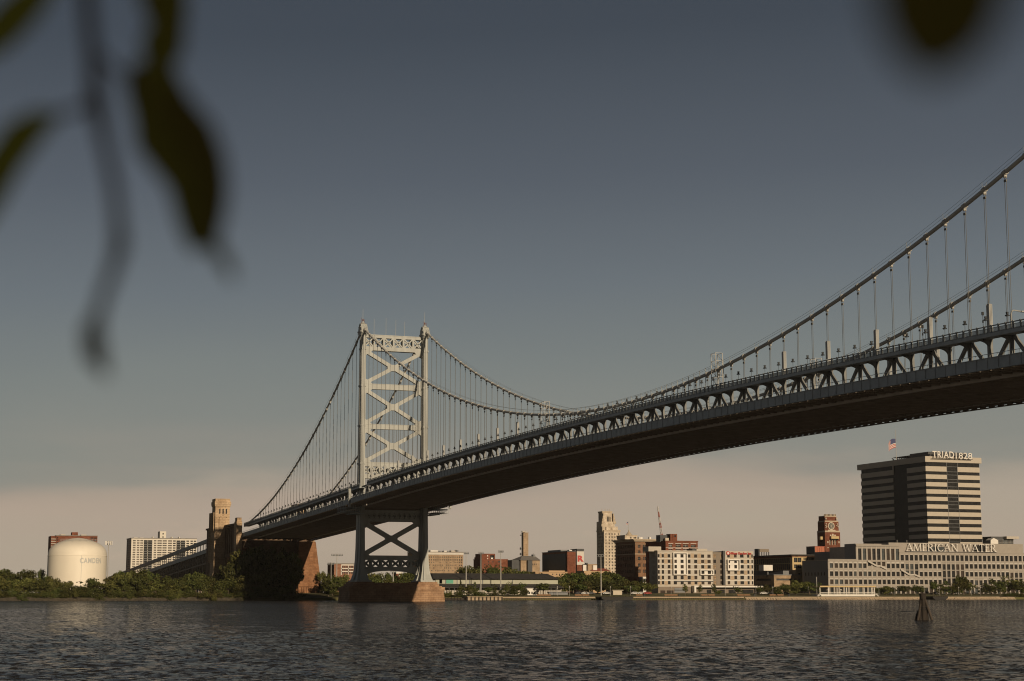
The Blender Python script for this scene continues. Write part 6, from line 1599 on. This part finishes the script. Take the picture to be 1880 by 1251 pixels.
def tree_proto(kind, seed):
    rr = random.Random(seed)
    if kind == 'round':
        lobes = [(rr.gauss(0,1.5), rr.gauss(0,1.5), rr.uniform(4.0, 8.0), rr.uniform(1.3, 2.1), .8) for _ in range(13)]+[(0,0,8.2,1.6,.9),(0,0,6.0,2.4,.8)]; th = 6.5
    elif kind == 'broad':
        lobes = [(rr.gauss(0,2.3), rr.gauss(0,2.3), rr.uniform(2.0, 7.6)*1.0, rr.uniform(1.3, 2.3), .75) for _ in range(17)]+[(0,0,7.9,1.8,.8)]; th = 6
    elif kind == 'tall':
        lobes = [(rr.gauss(0,.95), rr.gauss(0,.95), 2.6+6.2*i/11, rr.uniform(.9, 1.5)*(1.15-.5*i/11), .9) for i in range(12)]+[(0,0,9.1,.8,1)]; th = 8
    elif kind == 'street':
        lobes = [(rr.gauss(0,.8), rr.gauss(0,.8), 4.3+4.6*i/8, rr.uniform(1.2, 1.7)*(1.1-.5*i/8), .95) for i in range(9)]; th = 6
    else:   # shrub
        lobes = [(rr.gauss(0,2.6), rr.gauss(0,1.8), rr.uniform(1.0, 5.5), rr.uniform(1.8, 2.9), .8) for _ in range(11)]+[(rr.uniform(-1,1),0,7.6,2.0,1)]; th = 5
    lobes = [l for l in lobes]
    top = max(l[2]+l[3]*l[4] for l in lobes); k = 10/top
    lobes = [(x*k, y*k, z*k, r*k, f) for x, y, z, r, f in lobes]
    cr = MB(); leaf_cloud(cr, lobes, {'shrub': 15}.get(kind, 22), .46 if kind != 'street' else .5, rr)
    tk = MB(); lean = rr.uniform(-.5, .5)
    tk.tube([(0,0,-1.2),(0,0,.1),(lean*.3,0,th*.5),(lean,.1,th)], [.38,.27,.19,.06], 7)
    for l in lobes[:6]:
        h = rr.uniform(.3, .65)*th; tk.tube([(lean*h/th,0,h),((l[0]+lean)*.5,l[1]*.5,(h+l[2])*.5+.3),(l[0],l[1],l[2])], [.14,.09,.03], 5)
    me = cr.mesh('crown', M['leaf_b' if seed % 3 == 0 else 'leaf_a']); tm = tk.mesh('trunk', M['bark'], True)
    return me, tm
PROTO = {k: [tree_proto(k, 11*i+sd) for i in range(n)] for k, n, sd in (('round',4,1),('broad',4,3),('tall',3,5),('street',3,2),('shrub',4,4))}
def tree(px, top, wpx, X, kind, label, group, name=None):
    me, tm = random.choice(PROTO[kind]); y = yX(px, X); g = gz(X); h = max(1.2, zX(px, top, X)-g)
    base = {'round': 6.6, 'broad': 8.4, 'tall': 4.6, 'street': 4.8, 'shrub': 9.5}[kind]
    w = wpx*abs(yX(px+1, X)-yX(px, X))
    t = thing(name or ('shrub' if kind == 'shrub' else 'tree'), (X, y, g-.05), label, 'shrub' if kind == 'shrub' else 'tree', group)
    t.scale = (w/base, w/base, h/10); t.rotation_euler = (0, 0, random.uniform(0, 6.28))
    c = bpy.data.objects.new('crown' if kind != 'shrub' else 'foliage', me); COL.objects.link(c); c.parent = t
    c = bpy.data.objects.new('trunk' if kind != 'shrub' else 'stem', tm); COL.objects.link(c); c.parent = t
    return t
rt = random.Random(5)
SKY = [(-15,1046),(0,1044),(12,1043),(20,1047),(30,1059),(38,1050),(46,1045),(54,1045),(62,1060),(70,1060),(78,1043),(86,1055),(96,1057),(108,1068),(120,1067),(130,1066),(142,1074),(152,1075),(163,1066),(171,1060),(182,1069),(192,1074),(203,1058),(214,1052),(222,1047),(234,1050),(246,1046),(260,1043),(272,1045),(283,1052),(296,1055),(310,1057),(322,1061),(334,1060),(348,1052),(362,1049),(374,1053),(386,1057),(398,1052),(412,1048)]
LB = 'trees of the wooded bank on the left'
for px, top in SKY:
    X = rt.uniform(176, 184) if 85 < px < 200 else rt.uniform(172, 215)
    if 92 < px < 196: X = rt.uniform(150, 160)
    tree(px, top, rt.uniform(20, 32) if px not in (38, 78) else 12, X, rt.choice(['round','broad','broad','tall']) if top > 1050 else rt.choice(['round','broad']), 'leafy green tree crowding the wooded bank to the left of the stone anchorage', LB)
for px in np.arange(-12, 430, 14.5):
    top = float(np.interp(px, [p for p, t in SKY], [t for p, t in SKY]))+rt.uniform(8, 17)
    tree(px+rt.uniform(-4, 4), min(top, 1082), rt.uniform(22, 34), rt.uniform(142, 152), rt.choice(['broad','broad','round']), 'leafy green tree crowding the wooded bank to the left of the stone anchorage', LB)
for px in np.arange(-14, 560, 8.5):
    tree(px+rt.uniform(-3, 3), rt.uniform(1078, 1089), rt.uniform(15, 24), rt.uniform(126.2, 131), 'shrub', 'low green shrub at the waterline of the wooded left bank', 'shrubs along the waterline of the wooded left bank')
for px, top, w, X, lab in ((439,1008.5,46,190,'tall rounded green tree right in front of the stone pilaster'),(424,1032,30,170,'bright green tree at the foot of the tall stone tower'),(462,1008,36,184,'dark tree in the shade under the bridge, nearest the stone pilaster'),
        (480,1011,42,180,'dark tree standing in the bridge shade, second right of the pilaster'),(503,1014,46,178,'broad dark tree in the bridge shade before the anchorage front'),(526,1022,44,172,'dark tree in the bridge shade left of the lit stone end pier'),(542,1044,28,168,'small dark tree beside the base of the lit stone end pier')):
    tree(px, top, w, X, 'broad' if w > 30 else 'round', lab, None)
for px, top, w, X, lab in ((471,1003,40,192,'tallest dark tree in the bridge shade before the anchorage'),(491,1007,42,190,'tall dark tree in the bridge shade, right of the tallest one'),(514,1012,40,188,'tall dark tree in the bridge shade before the middle of the anchorage'),(536,1030,30,186,'dark tree in the bridge shade touching the lit stone end pier')):
    tree(px, top, w, X, 'broad', lab, None)
for px, top, w, X in ((458,1003,30,199),(481,1000,34,200),(500,1002,32,201),(520,1004,32,202),(537,1013,28,203),(548,1032,18,204),(528,1020,30,196),(511,1016,30,194)):
    tree(px, top, w, X, rt.choice(['broad','round']), 'tall dark tree close to the shaded stone front of the anchorage', 'tall trees against the anchorage front')
for px, top, w, X in ((446,1056,40,150),(470,1054,36,152),(493,1057,36,150),(515,1062,34,148),(533,1072,26,146),(455,1070,30,142),(482,1074,32,140),(508,1078,30,140),(430,1062,30,150)):
    tree(px, top, w, X, 'broad', 'dark bushy tree in the bridge shade in front of the anchorage', 'bushy trees in the shade before the anchorage')
for px, top, w, X in ((594,1048,16,215),(603,1053,20,200),(614,1056,22,190),(625,1058,20,195),(634,1054,20,200),(597,1068,22,160),(612,1072,26,155),(626,1072,24,155),(604,1084,22,142),(620,1086,24,140),(640,1070,20,170)):
    tree(px, top, w, X, rt.choice(['broad','round']), 'green tree between the lit stone end pier and the tower pier', 'trees between the end pier and the tower pier')
for px, top, w, X in ((680,1050,24,230),(697,1053,24,220),(712,1050,22,240),(728,1056,20,230),(745,1050,22,225),(760,1047,22,235),(772,1055,16,220),(688,1060,30,170),(712,1062,28,165),(738,1062,28,170),(762,1062,26,165)):
    tree(px, top, w, X, rt.choice(['broad','round']), 'green tree seen between the two legs of the bridge tower', 'trees seen between the tower legs')
for px, top, w, X in ((846,1041,22,262),(861,1037.5,30,260),(879,1040,26,266),(897,1037,34,262),(914,1037,34,265),(932,1040,36,262),(948,1044,26,260),(962,1047,26,262),(977,1050,24,262),(992,1055,22,262),(873,1050,30,235),(905,1050,36,235),(938,1052,30,235)):
    tree(px, top, w, X, 'broad', 'dark rounded tree rising behind the roof of the long low shed', 'trees behind the long low shed')
for px, top, w, X, k in ((815,1083,16,140,'shrub'),(826,1084,18,138,'shrub'),(840,1082,18,140,'shrub'),(846,1067,10,150,'tall'),(860,1074,18,146,'broad'),(872,1068,12,152,'tall'),(871,1082,20,140,'shrub'),(886,1086,16,138,'shrub'),(897,1077,14,146,'round'),(908,1072,10,150,'tall'),(906,1085,18,140,'shrub'),(924,1079,14,148,'shrub'),(934,1067,12,152,'tall'),(945,1074,20,148,'broad'),(956,1069,14,150,'round'),(962,1078,14,150,'shrub'),(998,1070,24,156,'round'),(812,1090,16,133,'shrub'),(832,1091,18,133,'shrub'),(853,1092,18,133,'shrub'),(877,1093,16,133,'shrub')):
    tree(px, top, w, X, k, ('low bush' if k == 'shrub' else 'young green tree')+' on the bank in front of the long low shed', 'young trees and bushes before the long low shed')
for px, top, w, X in ((1022,1058,26,215),(1036,1056,28,220),(1052,1050,34,225),(1068,1050,30,225),(1084,1054,28,222),(1097,1049,34,235),(1113,1048,34,240),(1128,1052,30,232),(1142,1060,24,220),(1018,1068,22,190),(1034,1068,24,188),(1050,1066,26,190),(1078,1066,26,190),(1096,1064,28,190),(1115,1063,26,192),(1133,1064,28,190),(1150,1064,26,190),(1165,1066,24,188),(1179,1064,24,188),(1190,1070,16,186),(1064,1072,22,180),(1124,1072,22,180),(1158,1074,20,180)):
    tree(px, top, w, X, rt.choice(['round','broad','broad']), 'green tree in the grove between the long shed and the hotel', 'trees between the long shed and the hotel')
for px, top, w, lab in ((1256.5,1071.5,8.5,'slim young tree before the grey garage door of the hotel'),(1284,1073,8.5,'slim young tree beside the white canopy leg of the hotel'),(1310.5,1071.5,10,'slim young tree in front of the grey recess of the hotel'),(1352.5,1076,14,'small round tree under the right wing of the hotel')):
    tree(px, top, w, 146, 'street', lab, None)
tree(1318, 1083, 12, 150, 'round', 'low bushy tree beside the slim tree at the grey hotel recess', None)
for px, top, w, X in ((1393,1078,14,165),(1404,1073,14,168),(1424,1076,18,166),(1436,1071,20,168),(1447,1074,16,165),(1459,1064.5,22,166),(1484,1067.5,26,166),(1499,1075,14,168),(1474,1076,14,170)):
    tree(px, top, w, X, rt.choice(['round','broad','round']), 'green tree in the row before the tan parking garage', 'trees before the tan parking garage')
for px, top, w, X in ((1613,1079,14,164),(1624,1075.5,22,164),(1636,1078,14,165),(1655,1075,18,164),(1677,1073.5,18,165),(1688,1078,14,166),(1710,1067,14,166),(1723,1071,16,165),(1734,1066,22,166),(1747,1070,16,165),(1757,1055,20,168),(1766,1059,22,166),(1777,1068,18,165),(1806,1072,20,165),(1817,1062,26,165),(1833,1066,20,167),(1846,1055,24,168),(1859,1066,22,165),(1872,1063,24,166),(1884,1066,22,165)):
    tree(px, top, w, X, rt.choice(['round','tall','broad']), 'green tree in the row before the long pale office building', 'trees before the long pale office building')
for px, top, w in ((1843,1088,14),(1852,1087,16),(1862,1086,18),(1873,1087,18),(1884,1087,16)):
    tree(px, top, w, 131, 'shrub', 'dark green shrub on the waterline at the right edge', 'shrubs on the waterline at the right edge')
# ------------------------------------------------------------------ the tree overhead: blurred leaves and twigs in the top corners
OT = thing('overhanging_tree', (CX-3.4, CY-1.6, 1.5), 'out of focus dark leaves and twigs hanging into the top corners of the view', 'tree')
mb = MB(); bx, by = CX-3.4, CY-1.6
mb.tube([(bx,by,1.0),(bx+.05,by,2.4),(bx+.2,by+.2,4.0),(bx+.5,by+.5,6.0)], [.26,.2,.16,.1], 10)
mb.tube([(bx+.2,by+.2,4.0),(bx+1.6,by+1.2,5.2),(bx+3.2,by+2.0,5.0),(CX+.75,CY+.35,4.35)], [.1,.06,.035,.008], 8)
mb.build('trunk', M['bark'], OT, True)
mb = MB(); rr = random.Random(21)
ctr = Vector((CX, CY, CZ))+SUNV*3.6  # unseen crown, set towards the sun to shade the hanging leaves
leaf_cloud(mb, [(ctr.x+rr.gauss(0,.5), ctr.y+rr.gauss(0,.8), ctr.z+rr.gauss(.2,.5), rr.uniform(.6,.9), .9) for _ in range(12)]+[(bx+rr.gauss(.4,1.0), by+rr.gauss(.4,1.0), 6+rr.gauss(0,.7), rr.uniform(.6,1), .8) for _ in range(10)], 230, .085, rr)
c2 = atd(1720, -40, .42)+SUNV*2.6  # more unseen foliage, added sunward to keep the right leaf in shade
leaf_cloud(mb, [(c2.x+rr.gauss(0,.25), c2.y+rr.gauss(0,.25), c2.z+rr.gauss(.1,.25), rr.uniform(.45,.6), .9) for _ in range(9)], 300, .085, rr)
mb.build('crown', M['leaf_near'], OT)
def blade(pts, hw, d, fold=.25, curl=0.0):
    """a leaf: centre line in picture positions at distance d, half widths in the same units; folded along the midrib"""
    mb = MB(); n = len(pts); P = [atd(x, y, d+curl*(i/(n-1))**2) for i, (x, y) in enumerate(pts)]
    vd = Vector(cF); base = 0; vs = []
    for i, p in enumerate(P):
        t = (P[min(i+1, n-1)]-P[max(i-1, 0)]).normalized(); sd = t.cross(vd).normalized(); w = hw[i]*d/FPX
        vs += [p-sd*w-vd*w*fold, p-sd*w*.5-vd*w*fold*.35, p, p+sd*w*.5-vd*w*fold*.35, p+sd*w-vd*w*fold]
    th = vd*.0004
    k = len(vs); vs2 = vs+[v+th for v in vs]
    f = []
    for i in range(n-1):
        for j in range(4):
            a = i*5+j; f.append((a, a+1, a+6, a+5)); f.append((a+k+5, a+k+6, a+k+1, a+k))
        f.append((i*5, i*5+5, i*5+5+k, i*5+k)); f.append((i*5+4+k, i*5+9+k, i*5+9, i*5+4))
    mb.add(vs2, f)
    o = mb.build('leaf', M['leaf_near'], OT, True); return o
D1 = .82
def twig(pts, r, d=D1):
    mb = MB(); mb.tube([atd(x, y, d) for x, y in pts], r, 8); return mb.build('twig', M['bark'], OT, True)
twig([(130,-400),(148,-120),(162,20),(170,110),(176,185),(192,260),(208,330),(216,395),(221,450),(206,500),(188,548),(177,600),(176,640),(186,676)], [.0046,.004,.0036,.0034,.0048,.0033,.0031,.003,.0042,.003,.0028,.0028,.0036,.0014])
twig([(176,185),(150,198),(120,208),(98,216)], [.0022,.002,.0018,.0016])
twig([(168,90),(205,120),(240,150),(265,170)], [.0018,.0017,.0016,.0014])
blade([(112,208),(80,222),(45,250),(10,300),(-20,370),(-50,450)], [4,24,36,36,28,4], D1, .5)
blade([(110,-60),(75,-15),(35,28),(0,66),(-50,120)], [6,30,38,36,6], D1, .5)
blade([(266,112),(280,150),(300,200),(318,245),(340,290),(356,340),(366,390),(374,430),(378,458)], [30,50,56,70,60,44,42,36,26], D1+.01, .35, -.02)
blade([(296,170),(330,205),(362,250),(384,300),(394,350),(392,400),(386,445)], [20,34,38,34,28,24,10], D1-.02, .3, -.01)
blade([(286,-90),(296,-40),(306,10),(310,50),(300,90),(290,140)], [14,36,44,34,42,18], D1+.02, .4)
blade([(262,-60),(276,-20),(292,20),(318,60),(330,86)], [10,22,28,18,4], D1-.01, .4)
blade([(384,440),(402,462),(418,490),(428,516)], [10,13,11,3], D1, .2)
blade([(172,575),(171,610),(176,650),(196,692)], [6,20,21,5], D1, .4)
D2 = .4
blade([(1745,-420),(1738,-250),(1728,-120),(1720,-20),(1714,50),(1709,95),(1705,128),(1703,146)], [10,90,124,124,112,86,52,12], D2, .3)
blade([(1800,-300),(1792,-150),(1782,-60),(1772,10),(1762,78)], [8,60,76,60,8], D2+.02, .3)
blade([(1640,-300),(1648,-150),(1658,-60),(1668,10),(1682,70)], [8,40,50,40,6], D2+.01, .3)
twig([(1755,-900),(1745,-420)], [.003,.0016], D2)
# ------------------------------------------------------------------ thin evening haze over the river
mb = MB(); mb.box(-760, 1150, -1150, 760, -4.0, 135); hz = mb.build('haze', [bpy.data.materials.new('haze')]); tag(hz, kind='stuff')
hm = hz.data.materials[0]; hm.use_nodes = True; nt = hm.node_tree; nt.nodes.clear()
ho = nt.nodes.new('ShaderNodeOutputMaterial'); hv = nt.nodes.new('ShaderNodeVolumePrincipled'); hv.inputs['Color'].default_value = (.95, .92, .88, 1); hv.inputs['Density'].default_value = 2.0e-5
nt.links.new(hv.outputs[0], ho.inputs['Volume'])
